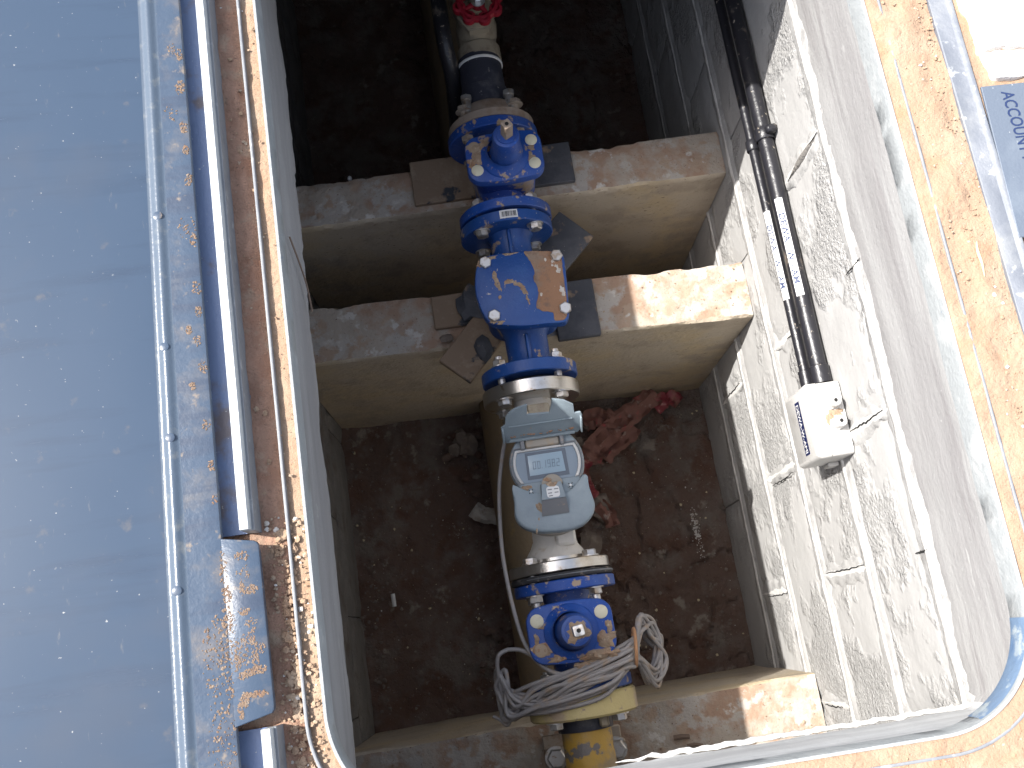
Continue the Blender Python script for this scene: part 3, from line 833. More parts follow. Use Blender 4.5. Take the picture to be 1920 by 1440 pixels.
# ---- gate valves (two of a kind)
def gate_valve(label, ya, yb, yc, xc, dirty, phase, loc):
    """ya / yb: near and far flange faces, yc: centre of the bonnet."""
    t = thing('gate_valve', label, 'gate valve', loc, 'blue gate valves on the pipe run')
    g = G()
    g.lathe([(ya + .012, .040), (ya + .030, .034), (yc - .03, .036), (yc, .045), (yc + .03, .036), (yb - .030, .034), (yb - .012, .040)], (AX, 0, AZ), 'Y', 32)
    # oval bowl under the bonnet
    pl, _ = rrect(xc - .050, xc + .050, yc - .033, yc + .033, .028, n=6)
    g.prism(pl, AZ - .050, -.484, .0)
    g.build('body', 'blue_dusty' if dirty else 'blue', t, 40)
    for y0, y1 in ((ya, ya + .0165), (yb - .0165, yb)):
        g = G(); flange(g, y0, y1, .0755); g.build('flange', 'blue', t, 40)
    def plate(hx, hy, r, bulge):
        pl = []
        for (cx, cy, a0) in ((1, -1, -PI / 2), (1, 1, 0), (-1, 1, PI / 2), (-1, -1, PI)):
            for i in range(7):
                a = a0 + PI / 2 * i / 6
                pl.append((xc + cx * (hx - r) + r * math.cos(a), yc + cy * (hy - r) + r * math.sin(a)))
            if cx * cy > 0:      # long side: bulge outwards
                n = 9
                for i in range(1, n):
                    q = i / n
                    x = xc + cx * (hx - r) * (1 - 2 * q)
                    pl.append((x, yc + cy * (hy + bulge * math.sin(PI * q))))
            else:
                for i in range(1, 4): pl.append((xc + cx * hx, yc + cy * (hy - r) * (1 - 0) * (-1 if cy > 0 else -1) * (1 - 2 * i / 4)))
        return pl
    # simple, clean outline: rounded rectangle with bulged long sides
    def outline(hx, hy, r, b):
        P_, _ = rrect(xc - hx, xc + hx, yc - hy, yc + hy, r, per=.008, n=7)
        o = []
        for x, y in P_:
            u = max(-1, min(1, (x - xc) / hx))
            o.append((x, y + (1 if y > yc else -1) * b * (1 - u * u) * min(1, abs(y - yc) / hy)))
        return o
    g = G()
    g.prism(outline(.061, .036, .017, .007), -.486, -.4700, .004)
    g.lathe([(-.474, .040), (-.4690, .0385), (-.4665, .036), (-.4640, .031), (-.456, .0275), (-.452, .0268)], (xc, yc, 0), 'Z', 36)
    bonnet = g.build('bonnet', 'blue', t, 42)
    g = G()
    g.lathe([(-.4680, .0275), (-.4600, .0258), (-.4330, .0222), (-.4100, .0212), (-.4065, .0198), (-.4050, .0165), (-.4050, .0155), (-.4035, .0150), (-.4035, .0)], (xc + .003, yc, 0), 'Z', 36)
    g.build('stem_boss', 'blue', t, 40)
    g = G()
    P_, _ = rrect(-.0072, .0072, -.0072, .0072, .0022, n=3)
    mt = Matrix.Translation((xc + .004, yc, 0)) @ Matrix.Rotation(phase, 4, 'Z')
    gg = G().prism(P_, -.405, -.371, .0012)
    gg.xform(mt)
    stem = gg.build('stem', 'castgrey' if dirty else 'bolt', t, 30)
    G().lathe([(-.3712, .0030), (-.3708, .0030), (-.3708, 0)], (xc + .004, yc, 0), 'Z', 14).build('stem_hole', 'hole', stem, 30)
    for k, (dx, dy) in enumerate(((-.0455, .0205), (.0455, .0205), (-.0455, -.0195), (.0455, -.0195))):
        du = dirty and k == 0 or (not dirty) and k >= 2
        G().lathe([(-.4705, .0098), (-.4690, .0094), (-.4682, .0080), (-.4682, .0)], (xc + dx, yc + dy, 0), 'Z', 20).build('bolt_cap', 'dust_cap' if du else 'wax', t, 40)
    return t
YA, YB = -.5735, -.4150
v1 = gate_valve('nearest blue gate valve half buried under a coil of grey cable', YA, YB, -.4885, .264, False, .12, (AX, -.49, AZ))
v2 = gate_valve('dusty blue gate valve between the black pipe and the check valve', .1665, .3260, .2445, .279, True, .5, (AX, .245, AZ))
# caked dirt on the bonnets
g = G()
for i, (x, y, rx, ry, h) in enumerate(((.224, -.508, .020, .010, .0022), (.309, -.505, .016, .013, .0038), (.252, -.521, .030, .006, .0030), (.290, -.523, .024, .007, .0050), (.317, -.490, .005, .012, .0018), (.2275, -.478, .011, .0028, .0012), (.214, -.493, .004, .009, .0009))):
    g.patch((x, y, -.4702), rx, ry, h, seed=i * 1.9 + 1, rag=.5)
g.patch((.268, -.4905, -.4037), .0155, .0145, .0020, seed=5)
kind(g.build('caked_dirt', 'dirt', v1, 60), 'stuff')
g = G()
for i, (x, y, rx, ry, h) in enumerate(((.243, .262, .014, .012, .0025), (.239, .247, .012, .012, .002), (.226, .238, .007, .010, .001), (.318, .236, .009, .010, .0013), (.322, .252, .006, .006, .001))):
    g.patch((x, y, -.4700), rx, ry, h, seed=i * 2.3 + 4, rag=.5)
kind(g.build('caked_dirt', 'dirt', v2, 60), 'stuff')

# ---- check valve
ck = thing('check_valve', 'blue check valve with a flat square cover, half of it caked in red dirt', 'check valve', (AX, .03, AZ))
g = G()
g.lathe([(-.092, .042), (-.080, .0335), (-.03, .034), (.0, .050), (.03, .058), (.06, .050), (.085, .034), (.135, .0325), (.148, .042)], (AX + .002, 0, AZ), 'Y', 36)
pl, _ = rrect(.217, .335, -.018, .072, .03, n=7)
g.prism(pl, AZ - .045, -.497)
g.build('body', 'blue_dark', ck, 45)
# strengthening fins on the two necks
g = G()
g.box((AX - .002, -.088, AZ + .028), (AX + .0045, -.035, AZ + .044), .002)
g.build('fin', 'blue_dark', ck, 40)
g = G()
g.box((AX - .004, .075, AZ + .026), (AX + .0025, .142, AZ + .042), .002)
g.build('fin', 'blue_dark', ck, 40)
for y0, y1 in ((-.1035, -.0840), (.1425, .1610)):
    g = G(); flange(g, y0, y1, .0755, ax=AX - .002); g.build('flange', 'blue_dark', ck, 40)
CK = [(.2090, .0690), (.2140, .0790), (.2215, .0845), (.2400, .0870), (.2760, .0860), (.3130, .0815), (.3350, .0780), (.3425, .0735), (.3455, .0650), (.3440, .0350), (.3405, -.0060), (.3385, -.0260), (.3345, -.0340), (.3270, -.0380), (.3000, -.0360), (.2700, -.0350), (.2430, -.0300), (.2250, -.0255), (.2160, -.0205), (.2090, -.0080), (.2035, .0150), (.2020, .0350), (.2050, .0550)]
CKs = [tuple(p[:2]) for p in catmull([(x, y, 0) for x, y in CK], 3, True)]
G().prism(CKs, -.500, -.4800, .0032).build('cover_plate', 'blue_dark', ck, 40)
for (x, y) in ((.2237, .0742), (.3335, .0692), (.3335, -.0168), (.2250, -.0128)):
    G().hexa((x, y, -.4802), (0, 0, 1), .0098, .0070, washer=.0, phase=random.uniform(0, 1)).build('cover_bolt', 'bolt', ck, 30)
# dirt over the right part of the cover
g = G()
RD = [(.285, .0840), (.300, .0828), (.318, .0800), (.330, .0772), (.3395, .0720), (.3412, .0600), (.3398, .0420), (.3392, .0180), (.3368, -.0080), (.3352, -.0240), (.3300, -.0335), (.3150, -.0330), (.3140, -.0205), (.2990, -.0155), (.2905, -.0070), (.2955, .0080), (.2975, .0220), (.2930, .0370), (.2965, .0480), (.2935, .0640), (.2890, .0740)]
rd = [tuple(p[:2]) for p in catmull([(x, y, 0) for x, y in RD], 4, True)]
rd = [(x + .0012 * NZ.noise(Vector((x * 300, y * 300, 1))), y + .0012 * NZ.noise(Vector((x * 300, y * 300, 7)))) for x, y in rd]
g.prism(rd, -.4803, -.4790, .0006)
g.build('red_dirt', 'dirt_red', ck, 60)
g = G()
for i, (x, y, rx, ry, r_) in enumerate(((.236, .047, .0045, .011, .1), (.2385, .034, .004, .009, .3), (.256, .0395, .008, .0035, .2), (.2685, .033, .010, .004, -.6), (.2755, .022, .008, .004, -1.0), (.2795, .006, .0025, .008, .2), (.2375, .016, .003, .003, 0), (.231, .081, .014, .0035, 0), (.262, .0835, .012, .002, 0), (.2225, -.0215, .006, .0035, 0), (.233, -.0235, .006, .003, 0), (.214, .074, .004, .006, 0))):
    g.patch((x, y, -.4801), rx, ry, .0011, seed=i * 3.1, rag=.7, rot=r_)
kind(g.build('caked_dirt', 'dirt', ck, 60), 'stuff')
g = G()
for (x, y, r) in ((.3335, .046, .004), (.331, .053, .003), (.3335, .0145, .0042), (.335, .0085, .0035), (.3245, .055, .0022), (.327, .062, .0030), (.316, .066, .0022), (.301, .0105, .0022)):
    g.patch((x, y, -.4790), r, r * 1.4, r * .3, seed=x * 900, nr=4, ns=16, rag=.8)
kind(g.build('plaster_splash', 'stone_white', ck, 60), 'stuff')
# barcode sticker on the rim of the far flange
st = G()
def rim(u, v):    # wraps on the flange rim
    a = PI / 2 - (u) / .0755
    return (AX - .002 + .0760 * math.cos(a), v, AZ + .0760 * math.sin(a))
vs, fs = [], []
for i in range(9):
    u = -.0105 + .0285 * i / 8
    vs.append(rim(u, .1455)); vs.append(rim(u, .1590))
for i in range(8): fs.append((i * 2, i * 2 + 2, i * 2 + 3, i * 2 + 1))
stk = st.add(vs, fs).build('barcode_sticker', 'white', ck, 60)
g = G(); random.seed(3)
u = -.0075
while u < .0145:
    w = random.choice((.0004, .0007, .0011))
    p = []
    for (uu, vv) in ((u, .1480), (u + w, .1480), (u + w, .1568), (u, .1568)):
        q = Vector(rim(uu, vv)); c = Vector((AX - .002, vv, AZ)); p.append(q + (q - c).normalized() * .0002)
    g.add(p, [(0, 1, 2, 3)])
    u += w + random.choice((.0004, .0006, .0009))
kind(g.build('bars', 'ink', stk, 0), 'stuff')
random.seed(11)
# bolts between gate valve and check valve, and gasket ring
g = G(); flange(g, .1612, .1663, .046); g.build('gasket', 'gasket', ck, 40)
flange_bolts(ck, .1425, .1830, 'bolt', rb=.0605, stud=.004)

# ---- water meter
wm = thing('water_meter', 'water meter with pale grey plastic head, open flap and digital display', 'water meter', (AX, -.26, AZ))
g = G()
g.lathe([(-.375, .037), (-.360, .034), (-.345, .0275), (-.19, .0275), (-.175, .034), (-.160, .034), (-.150, .029), (-.135, .029)], (AX - .004, 0, AZ), 'Y', 32)
g.build('body', 'bodywhite', wm, 40)
g = G(); flange(g, -.1355, -.1140, .0760, ax=AX - .004); g.lathe([(-.172, .0), (-.172, .049), (-.1700, .0505), (-.1585, .0505), (-.1565, .049), (-.1565, 0)], (AX - .004, 0, AZ), 'Y', 40)
g.build('flange', 'steel', wm, 40)
g = G(); flange(g, -.4035, -.3870, .0755, ax=AX - .004); g.lathe([(-.388, .0), (-.388, .052), (-.381, .051), (-.3805, 0)], (AX - .004, 0, AZ), 'Y', 40)
g.build('flange', 'steel', wm, 40)
# white shoulder cone and cast block of the near neck
g = G()
g.lathe([(-.381, 0), (-.381, .046), (-.372, .043), (-.362, .036), (-.352, .031), (-.335, .030), (-.330, 0)], (AX - .006, 0, AZ), 'Y', 32)
g.box((AX - .004, -.366, AZ + .02), (AX + .026, -.338, AZ + .044), .004)
g.build('neck', 'bodywhite', wm, 40)
g = G()
g.box((AX - .016, -.196, AZ + .02), (AX + .018, -.150, AZ + .054), .005, 2)
g.build('neck', 'brass', wm, 40)
for y0, y1, rr in ((-.1140, -.1035, .047), (-.4147, -.4040, .0765)):
    g = G()
    flange(g, y0 + .001, y1 - .001, rr, ax=AX - .002)
    g.build('gasket', 'gasket', wm, 40)
g = G(); flange(g, -.4100, -.4075, .0772, ax=AX - .001); g.build('gasket_lip', 'frame', wm, 40)
flange_bolts(wm, -.1355, -.0840, 'bolt', rb=.062, ax=AX - .004, stud=.006)
flange_bolts(wm, -.3870, -.4315, 'bolt', rb=.062, ax=AX - .003, stud=.008)
# head: lower pot, shield, dial, display
g = G()
HX, HY = .2650, -.2560
g.lathe([(-.535, .034), (-.500, .038), (-.470, .046), (-.440, .0515), (-.432, .0530), (-.426, .0530), (-.4235, .0515), (-.4230, .0)], (HX, HY, 0), 'Z', 48)
head = g.build('head', 'meter', wm, 40)
SH = [(.2130, -.2805), (.2109, -.2861), (.2111, -.3049), (.2092, -.3233), (.2132, -.3351), (.2223, -.3438), (.2405, -.3510), (.2603, -.3533), (.2840, -.3539), (.3036, -.3487), (.3166, -.3380), (.3218, -.3253), (.3207, -.3139), (.3180, -.2992), (.3183, -.2841), (.3161, -.2792), (.3120, -.2809), (.3045, -.2896), (.2932, -.2985), (.2798, -.3025), (.2611, -.3019), (.2431, -.2969), (.2277, -.2893), (.2188, -.2835)]
def resample(pts, n):
    c = catmull([(x, y, 0) for x, y in pts], 8)
    L = [0]
    for a, b in zip(c, c[1:]): L.append(L[-1] + (b - a).length)
    out, k = [], 0
    for i in range(n + 1):
        t = L[-1] * i / n
        while k < len(L) - 2 and L[k + 1] < t: k += 1
        out.append(c[k].lerp(c[k + 1], (t - L[k]) / max(1e-9, L[k + 1] - L[k])))
    return out
n = 60
so, si = resample(SH[:15], n), resample([SH[0]] + SH[:17:-1] + [SH[16], SH[14]], n)
vs, fs = [], []
rows = [(0, -.442), (0, -.4245), (.012, -.4222), (.04, -.4203), (.09, -.4193), (.3, -.4188), (.7, -.4190), (.96, -.4194), (1, -.4205), (1, -.4300)]
for q, z in rows:
    for i in range(n + 1):
        p = so[i].lerp(si[i], q)
        vs.append((p.x, p.y, z))
for k in range(len(rows) - 1):
    for i in range(n):
        a = k * (n + 1) + i
        fs.append((a, a + 1, a + n + 2, a + n + 1))
G().add(vs, fs).build('shield', 'meter', wm, 50)
g = G()
pl = [(HX + .050 * math.cos(2 * PI * k / 40), -.318 + .037 * math.sin(2 * PI * k / 40)) for k in range(40)]
g.prism(pl, -.470, -.4425)
g.build('shield_base', 'meter_tan', wm, 45)
# raised band round the window
def arc_pts(cx, cy, r, a0, a1, n): return [(cx + r * math.cos(R(a0 + (a1 - a0) * i / n)), cy + r * math.sin(R(a0 + (a1 - a0) * i / n))) for i in range(n + 1)]
def dband(ro, ri, ytop_o, ytop_i, ylow):
    """D-shaped band: straight top, round flanks, open at the bottom."""
    o, i = [], []
    for (r, yt, L) in ((ro, ytop_o, o), (ri, ytop_i, i)):
        at = math.degrees(math.asin((yt - HY) / r)); al = math.degrees(math.asin((ylow - HY) / r))
        L += arc_pts(HX, HY, r, 180 - al, 180 - at, 10) + arc_pts(HX, HY, r, at, al, 10)
    return o + i[::-1]
G().prism(dband(.0478, .0438, -.2335, -.2368, -.2810), -.4235, -.4190, .0012).build('window_rim', 'box', wm, 40)
G().prism(dband(.0515, .0492, -.2300, -.2318, -.2830), -.4235, -.4212, .0006).build('groove_rim', 'meter_dark', wm, 40)
pl = arc_pts(HX, HY, .0436, 180 - math.degrees(math.asin((-.2810 - HY) / .0436)), 180 - math.degrees(math.asin((-.2370 - HY) / .0436)), 10) + arc_pts(HX, HY, .0436, math.degrees(math.asin((-.2370 - HY) / .0436)), math.degrees(math.asin((-.2810 - HY) / .0436)), 10)
G().prism(pl, -.4235, -.4222).build('panel', 'meter_panel', wm, 40)
G().prism([(.2360, -.2390), (.2935, -.2390), (.2940, -.2770), (.2350, -.2770)], -.4225, -.4214).build('display_surround', 'lcd_dark', wm, 40)
lcd = G().prism([(.2392, -.2430), (.2880, -.2428), (.2894, -.2714), (.2385, -.2720)], -.4220, -.4206, .0004).build('display', 'lcd', wm, 40)
# seven-segment digits, pale on the display
SEG = {'0': 'abcdef', '1': 'bc', '2': 'abged', '4': 'fgbc', '8': 'abcdefg', '9': 'abcdfg', '5': 'afgcd', '6': 'afgedc', '7': 'abc', '3': 'abgcd'}
g = G()
def seg_digit(x, y, w, h, ch):
    t_ = .0009
    rects = {'a': (x, y + h - t_, x + w, y + h), 'g': (x, y + h / 2 - t_ / 2, x + w, y + h / 2 + t_ / 2), 'd': (x, y, x + w, y + t_), 'f': (x, y + h / 2, x + t_, y + h), 'e': (x, y, x + t_, y + h / 2), 'b': (x + w - t_, y + h / 2, x + w, y + h), 'c': (x + w - t_, y, x + w, y + h / 2)}
    for s_ in SEG[ch]:
        a, b, c, d = rects[s_]
        sh = lambda yy: (yy - y) * .06
        g.add([(a + sh(b), b, -.4204), (c + sh(b), b, -.4204), (c + sh(d), d, -.4204), (a + sh(d), d, -.4204)], [(0, 1, 2, 3)])
xx = .2445
for ch in '00.1982':
    if ch == '.':
        g.add([(xx - .0006, -.2632, -.4204), (xx + .0005, -.2632, -.4204), (xx + .0005, -.2621, -.4204), (xx - .0006, -.2621, -.4204)], [(0, 1, 2, 3)]); xx += .0015; continue
    seg_digit(xx, -.2632, .0042, .0108, ch); xx += .0064
g.build('digits', 'digit', lcd, 0)
# latch block in front of the display
g = G()
g.prism(arc_pts(.2675, -.2885, .0150, 0, 180, 14) + [(.2530, -.2900)], -.4235, -.4165, .0012)
g.build('latch_tongue', 'meter_tan', wm, 40)
vs = [(.2505, -.2860, -.421), (.2806, -.2852, -.421), (.2828, -.3094, -.421), (.2843, -.3310, -.421), (.2464, -.3312, -.421), (.2491, -.3094, -.421),
      (.2520, -.2872, -.4105), (.2792, -.2866, -.4105), (.2822, -.3094, -.4055), (.2843, -.3308, -.4185), (.2466, -.3310, -.4185), (.2493, -.3094, -.4055)]
g = G().add(vs, [(6, 7, 8, 11), (0, 1, 7, 6), (1, 2, 8, 7), (5, 0, 6, 11), (2, 3, 9, 8), (4, 5, 11, 10), (3, 4, 10, 9)])
latch = g.build('latch', 'meter', wm, 20)
G().add([(.2487, -.3100, -.4052), (.2826, -.3100, -.4052), (.2845, -.3300, -.4176), (.2464, -.3302, -.4176)], [(0, 1, 2, 3)]).build('grip', 'meter_dark', latch, 0)
def lz(y): return -.4105 + (.005) * ((-.287 - y) / .0224)
pl, _ = rrect(.2572, .2752, -.3078, -.2918, .004, n=4)
stk = G().prism(pl, 0, .0003, 0, fn=lambda x, y, z: (x, y, lz(y) + z + .0004)).build('latch_sticker', 'white', latch, 40)
g = G()
for (x0, x1, y) in ((.259, .265, -.2955), (.268, .274, -.2955), (.259, .2645, -.3005), (.268, .2735, -.3005), (.2595, .265, -.3045)):
    g.add([(x0, y, lz(y) + .0009), (x1, y, lz(y) + .0009), (x1, y - .0014, lz(y - .0014) + .0009), (x0, y - .0014, lz(y - .0014) + .0009)], [(0, 1, 2, 3)])
kind(g.build('print', 'meter_dark', stk, 0), 'stuff')
g = G()
g.patch((.2665, -.2895, -.4103), .008, .005, .0022, seed=3); g.patch((.262, -.281, -.4168), .006, .0035, .0012, seed=6); g.patch((.232, -.288, -.4226), .008, .004, .0016, seed=8); g.patch((.245, -.318, -.4196), .005, .010, .0012, seed=2, rot=.3); g.patch((.2405, -.334, -.4196), .0026, .010, .0008, seed=4, rot=-.3); g.patch((.2365, -.347, -.4200), .0013, .006, .0006, seed=14, rot=-.2)
kind(g.build('caked_dirt', 'dirt', wm, 60), 'stuff')
for (x, y) in ((.2367, -.2935), (.2926, -.2925)):
    g = G()
    for k in range(4):
        a = PI / 4 + k * PI / 2
        g.tube([(x + .002 * math.cos(a), y + .002 * math.sin(a), -.4192), (x + .0042 * math.cos(a), y + .0042 * math.sin(a), -.4192)], .0006, 5)
    s_ = g.build('star_mark', 'ink', wm, 0)
    G().lathe([(-.4225, .0045), (-.4200, .0045), (-.4196, .0)], (x, y, 0), 'Z', 16).build('boss', 'meter', wm, 40)
    G().lathe([(-.4200, .0018), (-.4186, .0016), (-.4182, 0)], (x, y, 0), 'Z', 12).build('pin', 'white', wm, 40)
# hinge bars and the open flap
for x in (.2345, .2905):
    G().box((x - .0032, -.2345, -.4235), (x + .0032, -.2160, -.4150), .0012).build('hinge', 'meter_dark', wm, 40)
G().box((.2385, -.2330, -.4240), (.2870, -.2180, -.4180), .002).build('hinge_bridge', 'meter_tan', wm, 40)
FP = [(-.0469, -.0064), (-.0517, .0040), (-.0520, .0264), (-.0461, .0306), (-.0439, .0472), (-.0380, .0545), (-.0304, .0600), (-.0131, .0650), (-.0140, .0520), (-.0144, .0453), (.0166, .0430), (.0200, .0560), (.0217, .0690), (.0375, .0630), (.0504, .0520), (.0513, .0356), (.0600, .0350), (.0624, .0291), (.0600, .0160), (.0585, .0007), (.0546, -.0039), (.0446, -.0040)]
FO = Vector((.26, -.218, -.415)); FV = Vector((0, math.cos(R(58)), math.sin(R(58)))); FN = Vector((0, -math.sin(R(58)), math.cos(R(58))))
def fmap(x, y, z): return tuple(FO + Vector((x, 0, 0)) + FV * y + FN * z)
G().prism(FP, -.0030, 0, .0008, fn=fmap).build('flap', 'meter', wm, 40)
g = G()
g.box((-.0430, -.002, .0), (.0500, .0012, .004), .0006); g.box((-.0420, .0270, .0), (.0480, .0282, .0022), .0004)
g.box((-.0520, .0, -.004), (-.0490, .026, .006), .001); g.box((.0585, .0, -.004), (.0612, .030, .006), .001)
g.v = [fmap(*v) for v in g.v]
g.build('flap_rib', 'meter', wm, 40)
g = G()
random.seed(5)
for k in range(26):
    x = random.uniform(-.040, .050)
    g.patch(fmap(x, .004 + random.uniform(0, .003), .0004), random.uniform(.001, .0035), .0012, .0008, seed=k, nr=2, ns=8, rag=.8, tilt=Matrix.Rotation(R(58), 4, 'X'))
kind(g.build('red_dust', 'dirt_red', wm, 60), 'stuff')

# the head sits 35 mm lower on the body
for o in wm.children_recursive:
    zs = [v.co.z + wm.location.z for v in o.data.vertices]
    if o.name.split('.')[0] in ('body', 'flange', 'bolt', 'gasket', 'gasket_lip', 'neck'): continue
    for v in o.data.vertices:
        w = v.co + wm.location
        w = Vector((.1801 + (w.x - .1801) * 1.0253, -.4817 + (w.y + .4817) * 1.0253, w.z - .035))
        v.co = w - wm.location
# ---- cream-yellow flange and the yellow pipe stub
yp = thing('pipe_stub', 'yellow pipe stub with a thick cream flange at the bottom of the pit', 'pipe', (AX, -.68, AZ))
g = G(); flange(g, -.6085, -.5760, .0790, bev=.003, ax=AX - .001); g.build('flange', 'yellow_flange', yp, 40)
G().lathe([(-.799, .0365), (-.628, .0365), (-.626, .0360)], (AX - .002, 0, AZ), 'Y', 32).build('pipe', 'yellow', yp, 40)
G().lathe([(-.6275, .0), (-.6275, .0400), (-.6255, .0405), (-.6085, .0405)], (AX - .002, 0, AZ), 'Y', 32).build('collar', 'black_pipe', yp, 40)
G().box((AX + .016, -.625, AZ + .02), (AX + .030, -.608, AZ + .042), .003).build('lug', 'brass', yp, 40)
g = G(); flange(g, -.5752, -.5742, .070); g.build('gasket', 'gasket', yp, 40)
flange_bolts(yp, -.6085, -.5570, 'bolt', rb=.064, ax=AX, stud=.004)

# ---- bolts and saddle of the pipe on the near pier
cl = thing('pipe_clamp', 'flat metal pipe saddle with two bolts on the near pier', 'pipe clamp', (AX, -.68, -.74))
g = G()
g.box((.2050, -.700, -.7430), (.3330, -.645, -.7360), .002)
arc = [(AX - .002 + .0395 * math.cos(R(a)), AZ + .0395 * math.sin(R(a))) for a in range(180, 361, 12)]
g.build('base_plate', 'rust_bolt', cl, 40)
for x in (.2215, .3135):
    gg = G(); gg.lathe([(-.736, .006), (-.64, .006)], (x, -.670, 0), 'Z', 10); gg.hexa((x, -.670, -.645), (0, 0, 1), .0150, .012, washer=.0175); gg.build('bolt', 'bolt', cl, 30)
    G().box((x - .016, -.684, -.6600), (x + .016, -.656, -.6452), .003).build('ear', 'rust_bolt', cl, 40)

# ---- upstream: adaptor, black pipe, small brass valve with red handwheel
ad = thing('flange_adaptor', 'rusty beige flange adaptor bolted above the upper gate valve', 'pipe fitting', (AX, .345, AZ))
g = G()
flange(g, .3270, .3430, .0720); g.lathe([(.343, .060), (.352, .058), (.3665, .053), (.372, .047), (.372, 0)], (AX, 0, AZ), 'Y', 40)
g.build('ring', 'castgrey', ad, 40)
flange_bolts(ad, .3550, .3120, 'rust_bolt', rb=.0600, stud=.004)
for a in (50, 130):
    x, z = AX + .055 * math.cos(R(a)), AZ + .055 * math.sin(R(a))
    gg = G(); gg.lathe([(.345, .008), (.375, .0075), (.376, 0)], (x, 0, z), 'Y', 12); gg.hexa((x, .375, z), (0, 1, 0), .0098, .009, phase=.3); gg.build('lug_bolt', 'bolt', ad, 30)
bp = thing('black_pipe', 'short dark plastic pipe with a white ring between adaptor and brass valve', 'pipe', (AX, .42, AZ))
G().lathe([(.372, .0395), (.4100, .0395), (.4115, .0375), (.470, .0365)], (AX - .002, 0, AZ), 'Y', 32).build('pipe', 'black_pipe', bp, 40)
G().lathe([(.4560, .0372), (.4575, .0395), (.4600, .0395), (.4615, .0372)], (AX - .002, 0, AZ), 'Y', 32).build('ring', 'white', bp, 40)
sv = thing('stop_valve', 'small brass stop valve with a red handwheel at the top of the pit', 'valve', (AX, .53, AZ))
g = G()
g.lathe([(.468, 0), (.468, .037), (.490, .037), (.491, .031), (.515, .034), (.560, .030), (.575, .037), (.600, .037), (.600, 0)], (AX, 0, AZ), 'Y', 24)
g.lathe([(-.560, .034), (-.535, .034), (-.515, .027), (-.480, .024), (-.478, .0)], (AX + .002, .522, 0), 'Z', 24)
g.build('body', 'brass', sv, 40)
g = G()
g.hexa((AX + .002, .522, -.515), (0, 0, 1), .032, .014, phase=.3)
g.lathe([(-.503, .012), (-.440, .009), (-.428, .009)], (AX + .002, .522, 0), 'Z', 16)
g.build('gland_nut', 'brass', sv, 40)
WX, WY, WZ = AX + .004, .4985, -.4350
g = G()
for k in range(8):
    a = k * PI / 4 + .2
    g.lathe([(-.006, .0060), (-.0045, .0105), (.0045, .0105), (.006, .0060)], (WX + .0315 * math.cos(a), WY + .0315 * math.sin(a), WZ), 'Z', 14)
ring = [(WX + .0300 * math.cos(2 * PI * k / 36), WY + .0300 * math.sin(2 * PI * k / 36), WZ) for k in range(37)]
g.tube(ring, .0062, 8, False)
for k in range(4):
    a = k * PI / 2 + .45
    g.tube([(WX + .006 * math.cos(a), WY + .006 * math.sin(a), WZ + .002), (WX + .030 * math.cos(a), WY + .030 * math.sin(a), WZ)], .0042, 8)
g.lathe([(-.007, .011), (.005, .011), (.0056, 0)], (WX, WY, WZ), 'Z', 16)
g.build('handwheel', 'red', sv, 45)
g = G(); g.hexa((WX, WY, WZ + .005), (0, 0, 1), .0082, .008, washer=.0118); g.build('wheel_nut', 'bolt', sv, 30)
tag(G().lathe([(.600, .0375), (WF + .02, .0375)], (AX, 0, AZ), 'Y', 28).build('inlet_pipe', 'black_pipe', None, 40, root=(AX, .8, AZ)), 'dark inlet pipe running into the far end of the pit', 'pipe')
tag(G().tube(catmull([(.215, .62, -.50), (.213, .54, -.50), (.214, .48, -.515), (.219, .44, -.56), (.215, .40, -.66), (.20, .36, -.80)], 5), .0135, 10).build('black_hose', 'black', None, 50, root=(.215, .5, -.56)), 'black hose beside the brass valve and handwheel', 'hose')

# ---- big dirty yellow pipe below the run
tag(G().lathe([(WB - .02, .078), (-.5, .078), (.2, .079), (WF + .02, .078)], (.262, 0, -1.080), 'Y', 40).build('buried_pipe', 'yellow_big', None, 60, root=(.262, 0, -1.08)), 'large dirt-stained yellow pipe lying on the pit floor beneath the meter', 'pipe')

# ---- rubber packing on the piers
tag(G().box((.124, .2475, -.6225), (.2300, .3285, -.6120), .0015).build('packing_pad', 'rubber_dusty', None, 35, root=(.17, .29, -.62)), 'flat dusty brown packing pad under the left of the upper gate valve', 'packing pad')
tag(G().box((.3180, .2520, -.6225), (.4030, .3270, -.6120), .0015).build('packing_pad', 'rubber', None, 35, root=(.37, .29, -.62)), 'dark slate packing pad right of the upper gate valve', 'packing pad')
tag(G().box((.3300, -.0210, -.6455), (.4030, .0800, -.6320), .002).build('packing_pad', 'rubber', None, 35, root=(.37, .03, -.64)), 'slate packing pad right of the check valve beside the sunlit pier top', 'packing pad')
tag(G().box((.128, .030, -.6455), (.2050, .0870, -.6330), .002).build('packing_pad', 'rubber_dusty', None, 35, root=(.165, .06, -.64)), 'square dusty pad on the pier left of the check valve', 'packing pad')
mt = Matrix.Translation((.268, .060, -.6250)) @ Matrix.Rotation(R(43), 4, 'Z')
tag(G().box((-.035, -.037, -.0055), (.170, .037, .0055), .0012, 1, mt).build('rubber_strip', 'rubber', None, 35, root=(.36, .14, -.63)), 'black rubber strip sticking out at an angle right of the check valve', 'rubber strip')
mt = Matrix.Translation((.270, .070, -.6320)) @ Matrix.Rotation(R(46), 4, 'Z') @ Matrix.Rotation(R(4), 4, 'Y')
tag(G().box((-.172, -.032, -.006), (-.040, .032, .006), .0015, 1, mt).build('rubber_strip', 'rubber_dusty', None, 35, root=(.19, .0, -.63)), 'dusty strip hanging over the pier edge left of the check valve', 'rubber strip')
random.seed(21)
